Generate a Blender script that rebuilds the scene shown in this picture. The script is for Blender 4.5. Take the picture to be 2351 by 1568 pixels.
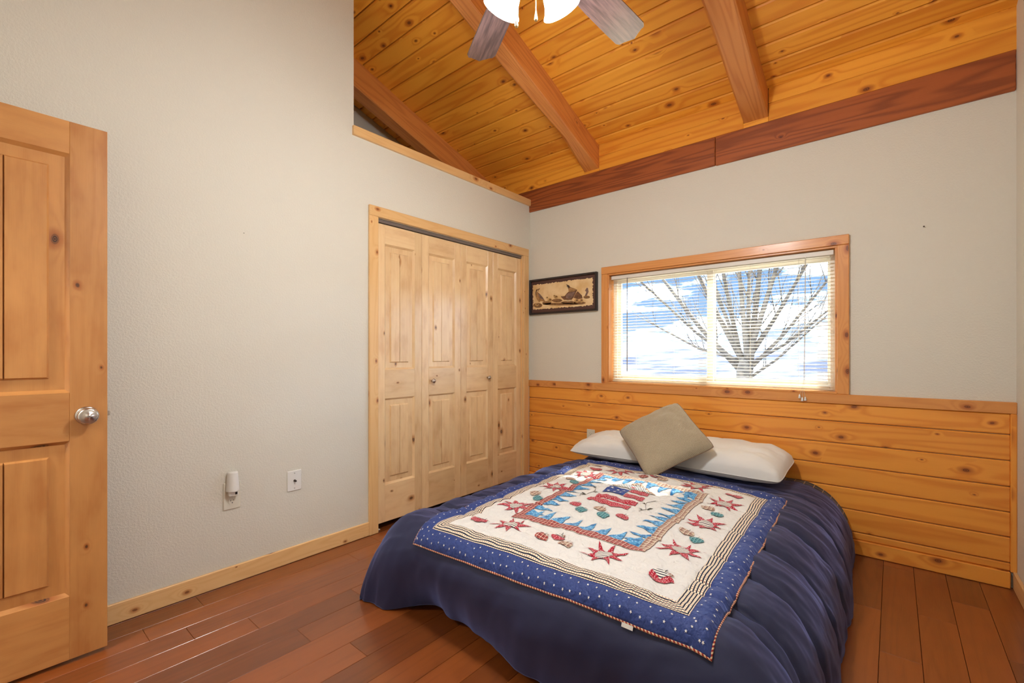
import bpy, bmesh, math, random
import numpy as np
from mathutils import Vector, Matrix
from mathutils.geometry import delaunay_2d_cdt

for o in list(bpy.data.objects):
    bpy.data.objects.remove(o)
SC = bpy.context.scene
COL = SC.collection
RNG = random.Random(11)
PI = math.pi

# ------------------------------------------------------------------ camera
CAM = Vector((2.590, -3.348, 1.17))
cd = bpy.data.cameras.new('camera')
cam = bpy.data.objects.new('camera', cd)
COL.objects.link(cam)
cam.location = CAM
cam.rotation_euler = (PI / 2, 0, math.radians(40))
cd.sensor_width = 36
cd.lens = 36 * 1043 / 2351
cd.shift_y = 28 / 2351
cd.clip_start = 0.02
cd.clip_end = 4000
SC.camera = cam

# ------------------------------------------------------------------ view
SC.view_settings.view_transform = 'Standard'
SC.view_settings.look = 'None'
SC.view_settings.gamma = 1
SC.view_settings.use_curve_mapping = False
SC.view_settings.exposure = 0.66

# ------------------------------------------------------------------ node helper
class NT:
    """tiny wrapper: sockets or constants may be passed everywhere"""
    def __init__(s, tree):
        s.t = tree
        s.n = tree.nodes
        s.n.clear()
    def new(s, typ, **kw):
        nd = s.n.new(typ)
        for k, v in kw.items():
            setattr(nd, k, v)
        return nd
    def put(s, sock, v):
        if isinstance(v, bpy.types.NodeSocket):
            s.t.links.new(v, sock)
        elif v is not None:
            if hasattr(sock.default_value, '__len__'):
                v = tuple(v)
                if len(sock.default_value) == 4 and len(v) == 3:
                    v = v + (1,)
            sock.default_value = v
    def math(s, op, a, b=None, c=None, clamp=False):
        nd = s.new('ShaderNodeMath', operation=op, use_clamp=clamp)
        s.put(nd.inputs[0], a)
        if b is not None: s.put(nd.inputs[1], b)
        if c is not None: s.put(nd.inputs[2], c)
        return nd.outputs[0]
    def add(s, a, b): return s.math('ADD', a, b)
    def sub(s, a, b): return s.math('SUBTRACT', a, b)
    def mul(s, a, b): return s.math('MULTIPLY', a, b)
    def mix(s, f, a, b, blend='MIX'):
        nd = s.new('ShaderNodeMix', data_type='RGBA', blend_type=blend)
        s.put(nd.inputs['Factor'], f)
        s.put(nd.inputs[6], a); s.put(nd.inputs[7], b)
        return nd.outputs[2]
    def step(s, v, lo, hi):                       # smooth 0..1 from lo to hi
        nd = s.new('ShaderNodeMapRange', interpolation_type='SMOOTHSTEP')
        s.put(nd.inputs[0], v); s.put(nd.inputs[1], lo); s.put(nd.inputs[2], hi)
        return nd.outputs[0]
    def vec(s, x, y, z=0.0):
        nd = s.new('ShaderNodeCombineXYZ')
        for i, v in enumerate((x, y, z)): s.put(nd.inputs[i], v)
        return nd.outputs[0]
    def sep(s, v):
        nd = s.new('ShaderNodeSeparateXYZ'); s.put(nd.inputs[0], v)
        return nd.outputs
    def noise(s, v, scale=1.0, detail=2.0, rough=0.5):
        nd = s.new('ShaderNodeTexNoise')
        s.put(nd.inputs['Vector'], v); nd.inputs['Scale'].default_value = scale
        nd.inputs['Detail'].default_value = detail; nd.inputs['Roughness'].default_value = rough
        return nd.outputs['Fac']
    def voro(s, v, scale=1.0, dims='2D', rnd=1.0):
        nd = s.new('ShaderNodeTexVoronoi', voronoi_dimensions=dims)
        s.put(nd.inputs['Vector'], v); nd.inputs['Scale'].default_value = scale
        nd.inputs['Randomness'].default_value = rnd
        return nd.outputs['Distance'], nd.outputs['Color']
    def ramp(s, f, stops):
        nd = s.new('ShaderNodeValToRGB')
        s.put(nd.inputs[0], f)
        e = nd.color_ramp.elements
        while len(e) < len(stops): e.new(0.5)
        for k, (p, c) in enumerate(stops):
            e[k].position = p; e[k].color = tuple(c) + (1,)
        return nd.outputs[0]
    def uv(s):
        nd = s.new('ShaderNodeUVMap'); nd.uv_map = 'UVMap'
        o = s.sep(nd.outputs[0]); return o[0], o[1]
    def obj(s):
        return s.new('ShaderNodeTexCoord').outputs['Object']
    def rand(s):
        return s.new('ShaderNodeObjectInfo').outputs['Random']
    def bump(s, h, strength=0.3, dist=0.01):
        nd = s.new('ShaderNodeBump')
        s.put(nd.inputs['Height'], h); nd.inputs['Strength'].default_value = strength
        nd.inputs['Distance'].default_value = dist
        return nd.outputs[0]
    def principled(s, color, rough=0.5, metal=0.0, spec=0.5, normal=None, coat=0.0, sheen=0.0, trans=0.0,
                   emit=None, estr=0.0, coat_rough=0.1, sheen_tint=None):
        p = s.new('ShaderNodeBsdfPrincipled')
        s.put(p.inputs['Base Color'], color); s.put(p.inputs['Roughness'], rough)
        s.put(p.inputs['Metallic'], metal); s.put(p.inputs['Specular IOR Level'], spec)
        s.put(p.inputs['Coat Weight'], coat); s.put(p.inputs['Coat Roughness'], coat_rough)
        s.put(p.inputs['Sheen Weight'], sheen); s.put(p.inputs['Transmission Weight'], trans)
        if emit is not None:
            s.put(p.inputs['Emission Color'], emit); s.put(p.inputs['Emission Strength'], estr)
        if sheen_tint is not None: s.put(p.inputs['Sheen Tint'], sheen_tint); p.inputs['Sheen Roughness'].default_value = .4
        if normal is not None: s.put(p.inputs['Normal'], normal)
        return p.outputs[0]
    def out(s, shader):
        o = s.new('ShaderNodeOutputMaterial'); s.t.links.new(shader, o.inputs[0])

def mat(name):
    m = bpy.data.materials.new(name); m.use_nodes = True
    return m, NT(m.node_tree)

def srgb(r, g, b):
    f = lambda c: (c / 255 / 12.92) if c <= 10 else ((c / 255 + 0.055) / 1.055) ** 2.4
    return (f(r), f(g), f(b))

# ------------------------------------------------------------------ world: blue sky with bright low cloud
SKY_STRENGTH = 1.0
w = bpy.data.worlds.new('sky'); SC.world = w; w.use_nodes = True
n = NT(w.node_tree)
gen = n.new('ShaderNodeTexCoord').outputs['Generated']
gx, gy, gz = n.sep(gen)
el = n.math('ABSOLUTE', gz)
blue = n.ramp(el, [(0.0, (.58, .62, .68)), (0.03, (.50, .60, .74)), (0.07, (.23, .40, .72)), (0.25, (.22, .40, .76)), (1.0, (.17, .34, .72))])
cl = n.noise(n.vec(n.mul(gx, 2.2), n.mul(gy, 2.2), n.mul(gz, 9.0)), 2.2, 6.0, 0.6)
cmask = n.step(cl, 0.47, 0.70)
skyc = n.mix(cmask, blue, (17.0, 21.0, 27.0))
bg = n.new('ShaderNodeBackground')
n.put(bg.inputs[0], skyc); bg.inputs[1].default_value = SKY_STRENGTH
wo = n.new('ShaderNodeOutputWorld'); w.node_tree.links.new(bg.outputs[0], wo.inputs[0])

# ------------------------------------------------------------------ sun
sd = bpy.data.lights.new('sun', 'SUN'); sd.energy = 18.0; sd.angle = math.radians(1.2); sd.color = (1.0, .96, .90)
sun = bpy.data.objects.new('sun', sd); COL.objects.link(sun)
SUN_DIR = Vector((-0.50, -1.0, -0.96))
sun.rotation_euler = SUN_DIR.to_track_quat('-Z', 'Y').to_euler()
sun.location = (4, 6, 6)
FAN_POWER = 17.5
HALL_FILL_POWER = 22.0

# ================================================================== object helpers
WLOC = {}
def _link(o, parent):
    COL.objects.link(o)
    if parent is not None:
        o.parent = parent
def empty(name, loc, label=None, cat=None, group=None, kind=None, parent=None):
    o = bpy.data.objects.new(name, None)
    o.empty_display_size = 0.05
    loc = Vector(loc)
    WLOC[o] = loc
    _link(o, parent)
    o.location = loc - (WLOC[parent] if parent else Vector())
    return tag(o, label, cat, group, kind)
def tag(o, label=None, cat=None, group=None, kind=None):
    if label: o['label'] = label
    if cat: o['category'] = cat
    if group: o['group'] = group
    if kind: o['kind'] = kind
    return o
def smooth(me, on=True):
    me.polygons.foreach_set('use_smooth', [on] * len(me.polygons))

class MB:
    """collects shapes, then builds ONE mesh object; uv in metres (u along the grain)"""
    def __init__(s):
        s.v = []; s.f = []; s.uv = []
        s.off = (RNG.uniform(0, 40), RNG.uniform(0, 40))
    def face(s, idx, uvs=None):
        s.f.append(tuple(idx)); s.uv.append(uvs)
    def cbox(s, x0, x1, y0, y1, z0, z1, c=0.0, along=None, xf=None, off=None):
        lo = (min(x0, x1), min(y0, y1), min(z0, z1)); hi = (max(x0, x1), max(y0, y1), max(z0, z1))
        if along is None:
            d = [hi[i] - lo[i] for i in range(3)]; along = d.index(max(d))
        ou, ov = off if off is not None else s.off
        c = min(c, 0.49 * min(hi[i] - lo[i] for i in range(3)))
        def uvof(p, ax):
            a = [i for i in range(3) if i != ax]
            if along in a:
                o = a[0] if a[1] == along else a[1]
                return (p[along] + ou, p[o] + ov + 0.37 * ax)
            return (p[a[0]] * .3 + ou, p[a[1]] + ov + 0.37 * ax)
        b = len(s.v)
        pts = []; faces = []
        if c <= 0:
            for k in range(8):
                pts.append(tuple((hi if (k >> i) & 1 else lo)[i] for i in range(3)))
            faces = [((0, 4, 6, 2), 0), ((1, 3, 7, 5), 0), ((0, 1, 5, 4), 1), ((2, 6, 7, 3), 1), ((0, 2, 3, 1), 2), ((4, 5, 7, 6), 2)]
        else:
            idx = {}
            for k in range(8):
                sg = [(k >> i) & 1 for i in range(3)]
                for ax in range(3):
                    p = []
                    for i in range(3):
                        e = hi[i] if sg[i] else lo[i]
                        if i != ax: e += -c if sg[i] else c
                        p.append(e)
                    idx[(k, ax)] = len(pts); pts.append(tuple(p))
            for ax in range(3):
                a, d = [i for i in range(3) if i != ax]
                for sgn in (0, 1):
                    ks = []
                    for u, v in ((0, 0), (1, 0), (1, 1), (0, 1)):
                        k = (sgn << ax) | (u << a) | (v << d); ks.append(idx[(k, ax)])
                    flip = (sgn == 0) ^ (ax == 1)
                    faces.append((tuple(reversed(ks)) if flip else tuple(ks), ax))
            for e in range(3):                      # edge chamfers, edge direction e
                a, d = [i for i in range(3) if i != e]
                for sa in (0, 1):
                    for sdd in (0, 1):
                        k0 = (sa << a) | (sdd << d); k1 = k0 | (1 << e)
                        q = (idx[(k0, a)], idx[(k1, a)], idx[(k1, d)], idx[(k0, d)])
                        faces.append((q, a))
            for k in range(8):
                faces.append(((idx[(k, 0)], idx[(k, 1)], idx[(k, 2)]), 0))
        s.v += [xf(Vector(p)) if xf else Vector(p) for p in pts]
        for q, ax in faces:
            s.face([b + i for i in q], [uvof(pts[i], ax) for i in q])
        return s
    def prism(s, poly, ax, a0, a1, uvs=1.0, xf=None):
        """poly: 2D points in the two other axes (in axis order), extruded along ax"""
        oth = [i for i in range(3) if i != ax]
        b = len(s.v); m = len(poly); P = []
        for a in (a0, a1):
            for p in poly:
                q = [0, 0, 0]; q[ax] = a; q[oth[0]] = p[0]; q[oth[1]] = p[1]; P.append(tuple(q))
        s.v += [xf(Vector(p)) if xf else Vector(p) for p in P]
        ou, ov = s.off
        s.face([b + i for i in range(m)], [(p[0] + ou, p[1] + ov) for p in poly])
        s.face([b + m + i for i in reversed(range(m))], [(poly[i][0] + ou, poly[i][1] + ov) for i in reversed(range(m))])
        L = 0
        for i in range(m):
            j = (i + 1) % m
            d = math.dist(poly[i], poly[j])
            s.face([b + i, b + m + i, b + m + j, b + j], [(a0 + ou, L + ov), (a1 + ou, L + ov), (a1 + ou, L + d + ov), (a0 + ou, L + d + ov)])
            L += d
        return s
    def tube(s, pts, r, seg=8, cap=True, closed=False):
        pts = [Vector(p) for p in pts]; m = len(pts)
        rr = r if hasattr(r, '__len__') else [r] * m
        b = len(s.v); up = None; L = 0
        for i, p in enumerate(pts):
            if closed: t = pts[(i + 1) % m] - pts[i - 1]
            else: t = pts[min(i + 1, m - 1)] - pts[max(i - 1, 0)]
            if t.length < 1e-9: t = Vector((0, 0, 1))
            t.normalize()
            if up is None:
                up = Vector((0, 0, 1)) if abs(t.z) < .9 else Vector((1, 0, 0))
            x = t.cross(up).normalized(); up = x.cross(t).normalized()
            for k in range(seg):
                a = 2 * PI * k / seg
                s.v.append(p + (x * math.cos(a) + up * math.sin(a)) * rr[i])
        n_ = m if closed else m - 1
        for i in range(n_):
            i2 = (i + 1) % m
            d = (pts[i2] - pts[i]).length
            for k in range(seg):
                k2 = (k + 1) % seg
                w0, w1 = k / seg * 6.283 * rr[i], (k + 1) / seg * 6.283 * rr[i]
                s.face([b + i * seg + k, b + i * seg + k2, b + i2 * seg + k2, b + i2 * seg + k],
                       [(L, w0), (L, w1), (L + d, w1), (L + d, w0)])
            L += d
        if cap and not closed:
            s.face([b + k for k in reversed(range(seg))]); s.face([b + (m - 1) * seg + k for k in range(seg)])
        return s
    def lathe(s, prof, o, axis=(0, 0, 1), seg=20, caps=True, scale=(1, 1)):
        """prof: list of (radius, along)"""
        o = Vector(o); az = Vector(axis).normalized()
        ax = az.orthogonal().normalized(); ay = az.cross(ax)
        b = len(s.v); m = len(prof)
        for r, h in prof:
            for k in range(seg):
                a = 2 * PI * k / seg
                s.v.append(o + az * h + ax * (r * math.cos(a) * scale[0]) + ay * (r * math.sin(a) * scale[1]))
        for i in range(m - 1):
            for k in range(seg):
                k2 = (k + 1) % seg
                s.face([b + i * seg + k, b + i * seg + k2, b + (i + 1) * seg + k2, b + (i + 1) * seg + k])
        if caps:
            s.face([b + k for k in reversed(range(seg))]); s.face([b + (m - 1) * seg + k for k in range(seg)])
        return s
    def grid(s, P, UV=None, wrap=False):
        """P: array (n,m,3)"""
        n_, m_, _ = P.shape; b = len(s.v)
        s.v += [Vector(p) for p in P.reshape(-1, 3)]
        for i in range(n_ - 1):
            for j in range(m_ - 1):
                q = [(i, j), (i + 1, j), (i + 1, j + 1), (i, j + 1)]
                s.face([b + a * m_ + c for a, c in q], [tuple(UV[a, c]) for a, c in q] if UV is not None else None)
        return s
    def build(s, name, material, parent=None, sm=False, recenter=True, fixn=True):
        me = bpy.data.meshes.new(name)
        V = np.array([tuple(v) for v in s.v], dtype=float)
        lo, hi = V.min(0), V.max(0)
        c = (lo + hi) / 2 if recenter else np.zeros(3)
        if parent is None and recenter: c[2] = lo[2]
        V -= c
        me.from_pydata(V.tolist(), [], s.f)
        ul = me.uv_layers.new(name='UVMap')
        flat = []
        for f, u in zip(s.f, s.uv):
            if u is None: flat += [0.0, 0.0] * len(f)
            else:
                for a in u: flat += [float(a[0]), float(a[1])]
        ul.data.foreach_set('uv', flat)
        if fixn:
            bm = bmesh.new(); bm.from_mesh(me); bmesh.ops.recalc_face_normals(bm, faces=bm.faces); bm.to_mesh(me); bm.free()
        if sm: smooth(me)
        me.materials.append(material)
        o = bpy.data.objects.new(name, me)
        c = Vector(c)
        WLOC[o] = c
        _link(o, parent)
        o.location = c - (WLOC[parent] if parent is not None else Vector())
        return o

def box(name, m, x0, x1, y0, y1, z0, z1, c=0.0, parent=None, along=None, xf=None):
    return MB().cbox(x0, x1, y0, y1, z0, z1, c, along, xf).build(name, m, parent)

# numpy value noise
def vnoise(x, y, seed=0):
    x = np.asarray(x, float); y = np.asarray(y, float)
    xi = np.floor(x).astype(np.int64); yi = np.floor(y).astype(np.int64)
    fx = x - xi; fy = y - yi
    fx = fx * fx * fx * (fx * (fx * 6 - 15) + 10); fy = fy * fy * fy * (fy * (fy * 6 - 15) + 10)
    def h(a, b):
        k = (a * 374761393 + b * 668265263 + seed * 982451653) & 0x7fffffff
        k = ((k ^ (k >> 13)) * 1274126177) & 0x7fffffff
        return ((k ^ (k >> 16)) & 0xffff) / 65535.0
    return (h(xi, yi) * (1 - fx) + h(xi + 1, yi) * fx) * (1 - fy) + (h(xi, yi + 1) * (1 - fx) + h(xi + 1, yi + 1) * fx) * fy
def fbm(x, y, seed=0, oct=3):
    t = 0; a = .5; f = 1
    for k in range(oct):
        t = t + a * (vnoise(np.asarray(x) * f, np.asarray(y) * f, seed + k * 17) - .5); a *= .5; f *= 2.03
    return t
def sstep(a, b, x):
    t = np.clip((np.asarray(x, float) - a) / (b - a), 0, 1); return t * t * (3 - 2 * t)

# ================================================================== materials
def wood(name, light, dark, ring=0.5, ringscale=34.0, fine=0.25, knots=0.5, kscale=4.5, ksize=0.014, kcol=(.05, .018, .006),
         halo=(.30, .10, .02), rough=0.4, coat=0.0, vary=0.25, mottled=0.0, bumps=0.08, stretch=1.0, crack=False, reddish=None):
    m, n = mat(name)
    u, v = n.uv(); r = n.rand()
    U = n.add(u, n.mul(r, 31.0)); V = n.add(v, n.mul(r, 7.3))
    wob = n.noise(n.vec(n.mul(U, 6), n.mul(V, 20)), 1.0, 2.0)
    kd, kc = n.voro(n.vec(n.add(n.mul(U, .62), n.mul(wob, .012)), n.add(V, n.mul(wob, .008))), kscale)
    kcs = n.new('ShaderNodeSeparateColor'); n.put(kcs.inputs[0], kc)
    sel = n.math('GREATER_THAN', kcs.outputs[0], 1 - knots)
    sz = n.add(.28, n.mul(n.math('POWER', kcs.outputs[1], 2.0), 1.15))
    d = n.math('DIVIDE', n.math('DIVIDE', kd, kscale), sz)      # metres / size
    fall = n.mul(sel, n.math('EXPONENT', n.mul(n.math('POWER', n.math('DIVIDE', d, ksize * 2.6), 2.0), -1.0)))
    base = n.noise(n.vec(n.mul(U, .62 / stretch), n.mul(V, 8.5)), 1.0, 1.5, 0.45)
    g = n.add(base, n.mul(fall, .20))
    rings = n.math('MULTIPLY_ADD', n.math('SINE', n.mul(g, ringscale * 2.2)), .5, .5)
    rings = n.math('POWER', rings, 2.2)
    fn = n.noise(n.vec(n.mul(U, 9), n.mul(V, 420)), 1.0, 2.0)
    f = n.math('ADD', n.mul(rings, ring), n.mul(n.sub(fn, .5), fine * 2), clamp=True)
    col = n.mix(f, light, dark)
    if mottled > 0:
        mt = n.noise(n.vec(n.mul(U, 5), n.mul(V, 13)), 1.0, 3.0, .55)
        col = n.mix(n.mul(n.step(mt, .45, .75), mottled), col, halo)
        col = n.mix(n.mul(n.step(mt, .5, .2), mottled), col, tuple(min(1, c * 1.25) for c in light))
    col = n.mix(n.mul(n.step(r, .3, 1.0), vary), col, tuple(c * .62 for c in dark))
    col = n.mix(n.mul(n.step(r, .55, 0.0), vary * .6), col, tuple(min(1.0, c * 1.18) for c in light))
    hl = n.mul(sel, n.step(d, ksize * 1.9, ksize * .7))
    col = n.mix(n.mul(hl, .75), col, halo)
    kr = n.math('MULTIPLY_ADD', n.math('SINE', n.mul(d, 1400.0)), .25, .75)
    core = n.mul(n.mul(sel, n.step(d, ksize * .85, ksize * .35)), kr)
    col = n.mix(core, col, kcol)
    h = n.add(n.mul(fn, .4), n.mul(core, -1.0))
    nb = n.bump(n.add(h, n.mul(rings, .3)), bumps, .004)
    n.out(n.principled(col, n.add(rough, n.mul(fn, .08)), normal=nb, coat=coat, coat_rough=.18))
    return m

M = {}
M['ceiling'] = wood('pine_ceiling', srgb(255, 178, 62), srgb(222, 120, 22), ring=.5, ringscale=17, knots=.5, kscale=6.6, ksize=.013, kcol=srgb(84, 36, 14), halo=srgb(178, 88, 24), rough=.42, vary=.22)
M['rafter'] = wood('fir_beam', srgb(222, 146, 76), srgb(184, 98, 42), ring=.5, ringscale=28, knots=.30, kscale=3.0, ksize=.014, kcol=srgb(80, 34, 14), halo=srgb(150, 74, 28), rough=.36, vary=.25, bumps=.25, coat=.15)
M['plate'] = wood('red_beam', srgb(170, 90, 40), srgb(116, 54, 22), ring=.7, ringscale=30, knots=.30, kscale=2.6, ksize=.016, kcol=srgb(62, 26, 12), halo=srgb(110, 46, 18), rough=.5, vary=.15, bumps=.25)
M['wainscot'] = wood('pine_panel', srgb(244, 164, 66), srgb(214, 118, 34), ring=.5, ringscale=17, knots=.5, kscale=6.8, ksize=.014, kcol=srgb(98, 44, 18), halo=srgb(184, 96, 36), rough=.33, vary=.16, coat=.25)
M['trim'] = wood('pine_trim', srgb(238, 194, 134), srgb(218, 162, 98), ring=.32, knots=.42, kscale=8.5, ksize=.011, kcol=srgb(104, 52, 22), halo=srgb(190, 112, 50), rough=.35, vary=.18, coat=.2)
M['wintrim'] = wood('pine_window_trim', srgb(222, 152, 82), srgb(198, 120, 56), ring=.35, knots=.5, kscale=8.0, ksize=.012, kcol=srgb(90, 42, 20), halo=srgb(176, 92, 40), rough=.35, vary=.12, coat=.2)
M['alder'] = wood('knotty_alder_closet', srgb(240, 206, 158), srgb(222, 176, 120), ring=.22, ringscale=22, knots=.45, kscale=6.5, ksize=.013, kcol=srgb(58, 40, 30), halo=srgb(184, 118, 62), rough=.35, vary=.22, mottled=.35, coat=.2)
M['alder2'] = wood('knotty_alder_door', srgb(204, 144, 82), srgb(174, 106, 50), ring=.25, ringscale=22, knots=.5, kscale=5.5, ksize=.017, kcol=srgb(40, 26, 20), halo=srgb(160, 86, 34), rough=.32, vary=.15, mottled=.4, coat=.3)
M['floor'] = wood('cherry_floor', srgb(140, 74, 30), srgb(96, 46, 15), ring=.28, ringscale=26, fine=.35, knots=0.0, rough=.30, vary=.5, mottled=.25, halo=srgb(100, 48, 18), coat=.55, bumps=.03)

def plain(name, color, rough=.5, metal=0.0, **kw):
    m, n = mat(name)
    o = n.obj()
    v = n.noise(o, 14.0, 2.0)
    col = n.mix(n.mul(v, .25), color, tuple(c * .82 for c in color))
    n.out(n.principled(col, rough, metal, **kw)); return m
def wall_paint(name, color, bump=.35):
    m, n = mat(name)
    g = n.new('ShaderNodeNewGeometry').outputs['Position']
    a = n.noise(g, 110.0, 3.0, .6); b = n.noise(g, 1.3, 2.0)
    col = n.mix(n.mul(b, .35), color, tuple(c * .94 for c in color))
    n.out(n.principled(col, .75, spec=.25, normal=n.bump(n.step(a, .35, .7), bump, .004))); return m
M['wall'] = wall_paint('wall_paint', srgb(224, 219, 205), .28)
M['plastic'] = plain('almond_plastic', srgb(226, 220, 202), .35)
M['whiteplastic'] = plain('white_plastic', srgb(236, 234, 228), .3)
M['vinyl'] = plain('white_vinyl', srgb(232, 226, 214), .4)
M['slot'] = plain('dark_slot', (.01, .01, .01), .6)
M['nickel'] = plain('satin_nickel', (.62, .58, .53), .28, 1.0)
M['track'] = plain('track_metal', (.28, .25, .24), .45, .8)
M['brass'] = plain('antique_brass', (.62, .50, .30), .25, 1.0)
M['bronze'] = plain('dark_bronze', (.09, .065, .05), .4, .8)
M['dark'] = plain('dark_void', (.02, .016, .012), .9)
M['cord'] = plain('blind_cord', srgb(214, 206, 190), .8)
M['wand'] = plain('wand_plastic', (.24, .22, .2), .25)

m, n = mat('window_glass')
lw = n.new('ShaderNodeLayerWeight'); lw.inputs[0].default_value = .5
refl = n.math('MULTIPLY_ADD', n.math('POWER', lw.outputs['Facing'], 5.0), .8, .03)
tr = n.new('ShaderNodeBsdfTransparent'); tr.inputs[0].default_value = (.96, .98, .97, 1)
gl = n.new('ShaderNodeBsdfGlossy'); gl.inputs['Roughness'].default_value = .02
mx = n.new('ShaderNodeMixShader'); n.put(mx.inputs[0], refl)
m.node_tree.links.new(tr.outputs[0], mx.inputs[1]); m.node_tree.links.new(gl.outputs[0], mx.inputs[2])
n.out(mx.outputs[0]); M['glass'] = m

m, n = mat('blind_slat')
df = n.principled(srgb(238, 228, 206), .45)
tl = n.new('ShaderNodeBsdfTranslucent'); tl.inputs[0].default_value = srgb(250, 236, 208) + (1,)
mx = n.new('ShaderNodeMixShader'); mx.inputs[0].default_value = .20
m.node_tree.links.new(df, mx.inputs[1]); m.node_tree.links.new(tl.outputs[0], mx.inputs[2])
n.out(mx.outputs[0]); M['slat'] = m

def fabric(name, color, weave=4200.0, rough=.85, sheen=.25, bump=.15, speck=None, var=.15, spec=.2, stint=None):
    m, n = mat(name)
    u, v = n.uv(); o = n.obj()
    wv = n.mul(n.math('SINE', n.mul(u, weave)), n.math('SINE', n.mul(v, weave)))
    nz = n.noise(o, 9.0, 3.0)
    col = n.mix(n.mul(nz, var * 2), color, tuple(c * .6 for c in color))
    if speck:
        d, c = n.voro(n.vec(u, v), 38.0)
        col = n.mix(n.step(d, .05, .03), col, speck)
    n.out(n.principled(col, rough, spec=spec, sheen=sheen, sheen_tint=stint, normal=n.bump(n.add(n.mul(wv, .3), n.noise(o, 60, 2.0)), bump, .003)))
    return m
M['navy'] = fabric('navy_comforter', srgb(36, 40, 70), sheen=.5, var=.2, rough=.58, spec=.35, stint=srgb(150, 165, 240))
M['pillow'] = fabric('white_pillow_cotton', srgb(230, 228, 224), bump=.12, sheen=.2, var=.06)
M['cushion'] = None
m, n = mat('taupe_woven_cushion')
u, v = n.uv()
wv = n.mul(n.math('SINE', n.mul(u, 720.0)), n.math('SINE', n.mul(v, 720.0)))
nz = n.noise(n.vec(n.mul(u, 160), n.mul(v, 160)), 1.0, 2.0)
col = n.mix(n.math('MULTIPLY_ADD', wv, .35, n.mul(nz, .6), clamp=True), srgb(188, 174, 148), srgb(124, 110, 88))
n.out(n.principled(col, .9, spec=.15, sheen=.2, normal=n.bump(wv, .5, .002))); M['cushion'] = m
M['cushion_back'] = plain('brown_piping', srgb(128, 104, 84), .85)

def stripes(n, coord, period, duty, soft=.08):
    fr_ = n.math('FRACT', n.math('DIVIDE', coord, period))
    a = n.math('ABSOLUTE', n.sub(fr_, .5))
    return n.step(a, duty / 2 + soft / 2, duty / 2 - soft / 2)
def cloth_out(n, col, bump=.2):
    u, v = n.uv()
    nz = n.noise(n.vec(n.mul(u, 60), n.mul(v, 60)), 1.0, 2.0)
    n.out(n.principled(col, .85, spec=.2, sheen=.15, normal=n.bump(nz, bump, .003)))
def print_mat(name, ground, a, scale=70.0, size=.22, b=None):
    m, n = mat(name); u, v = n.uv()
    d, c = n.voro(n.vec(u, v), scale)
    col = n.mix(n.step(d, size, size * .6), ground, a)
    if b is not None:
        col = n.mix(n.step(n.noise(n.vec(u, v), scale * .5, 2.0), .5, .62), col, b)
    cloth_out(n, col); return m
def plaid(name, ground, a, b, period=.03):
    m, n = mat(name); u, v = n.uv(); r = n.rand()
    col = n.mix(n.mul(stripes(n, u, period, .42), .6), ground, a)
    col = n.mix(n.mul(stripes(n, v, period, .42), .6), col, a)
    col = n.mix(stripes(n, n.add(u, period * .3), period, .08), col, b)
    col = n.mix(stripes(n, n.add(v, period * .3), period, .08), col, b)
    cloth_out(n, col); return m
cream = srgb(244, 238, 224)
def quilted(name, color, sheen, rough, spec, tint, amp):
    m, n = mat(name); u, v = n.uv()
    a = n.noise(n.vec(n.add(n.mul(u, 30), n.mul(v, 12)), n.sub(n.mul(v, 26), n.mul(u, 10))), 1.0, 3.0, .55)
    rid = n.math('ABSOLUTE', n.sub(a, .5))
    n.out(n.principled(color, rough, spec=spec, sheen=sheen, sheen_tint=tint, normal=n.bump(rid, amp, .02))); return m
M['quiltwhite'] = quilted('quilt_white_cotton', srgb(228, 226, 221), .1, .85, .2, (1, 1, 1), .75)
M['quiltnavy'] = quilted('quilt_blue_border', srgb(42, 62, 124), .35, .6, .4, srgb(150, 175, 250), .8)
M['redprint'] = print_mat('red_calico', srgb(172, 34, 54), srgb(236, 206, 206), 150.0, .26)
M['blueprint'] = print_mat('sky_blue_calico', srgb(84, 156, 204), srgb(170, 210, 232), 90.0, .3, srgb(48, 112, 168))
M['redplaid'] = plaid('red_plaid', srgb(176, 84, 78), srgb(120, 30, 38), srgb(238, 226, 204), .017)
M['tanplaid'] = plaid('tan_plaid', srgb(196, 176, 150), srgb(132, 70, 66), srgb(240, 232, 214), .019)
M['teal'] = plaid('teal_gingham', srgb(72, 144, 150), srgb(30, 88, 100), srgb(180, 214, 210), .013)
M['flagblue'] = print_mat('flag_blue', srgb(40, 64, 132), srgb(80, 110, 180), 60.0, .2)
M['stem'] = plain('stem_thread', srgb(74, 70, 60), .9)
m, n = mat('ticking_stripe'); u, v = n.uv()
cloth_out(n, n.mix(stripes(n, u, .0085, .42), cream, srgb(30, 34, 60))); M['ticking'] = m
m, n = mat('dotted_stripe_border'); u, v = n.uv()
PB = .0104
du_ = n.math('MINIMUM', u, n.sub(1.09, u)); dv_ = n.math('MINIMUM', v, n.sub(1.40, v))
lt = n.math('LESS_THAN', du_, dv_)
al = n.add(n.mul(lt, v), n.mul(n.sub(1.0, lt), u)); v = n.math('MINIMUM', du_, dv_); u = al
col = n.mix(stripes(n, v, PB, .42), srgb(246, 232, 204), srgb(28, 32, 58))
du = n.sub(n.math('FRACT', n.math('DIVIDE', u, .010)), .5); dv = n.sub(n.math('FRACT', n.math('DIVIDE', n.add(v, PB / 2), PB)), .5)
dd = n.math('SQRT', n.add(n.mul(du, du), n.mul(dv, dv)))
col = n.mix(n.step(dd, .2, .13), col, srgb(150, 44, 44))
cloth_out(n, col); M['stripeborder'] = m
m, n = mat('red_cream_piping'); u, v = n.uv()
cloth_out(n, n.mix(stripes(n, n.add(u, n.mul(v, .6)), .011, .5), srgb(150, 44, 40), srgb(222, 190, 150))); M['piping'] = m
m, n = mat('dark_plaid_sheet'); u, v = n.uv()
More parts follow.
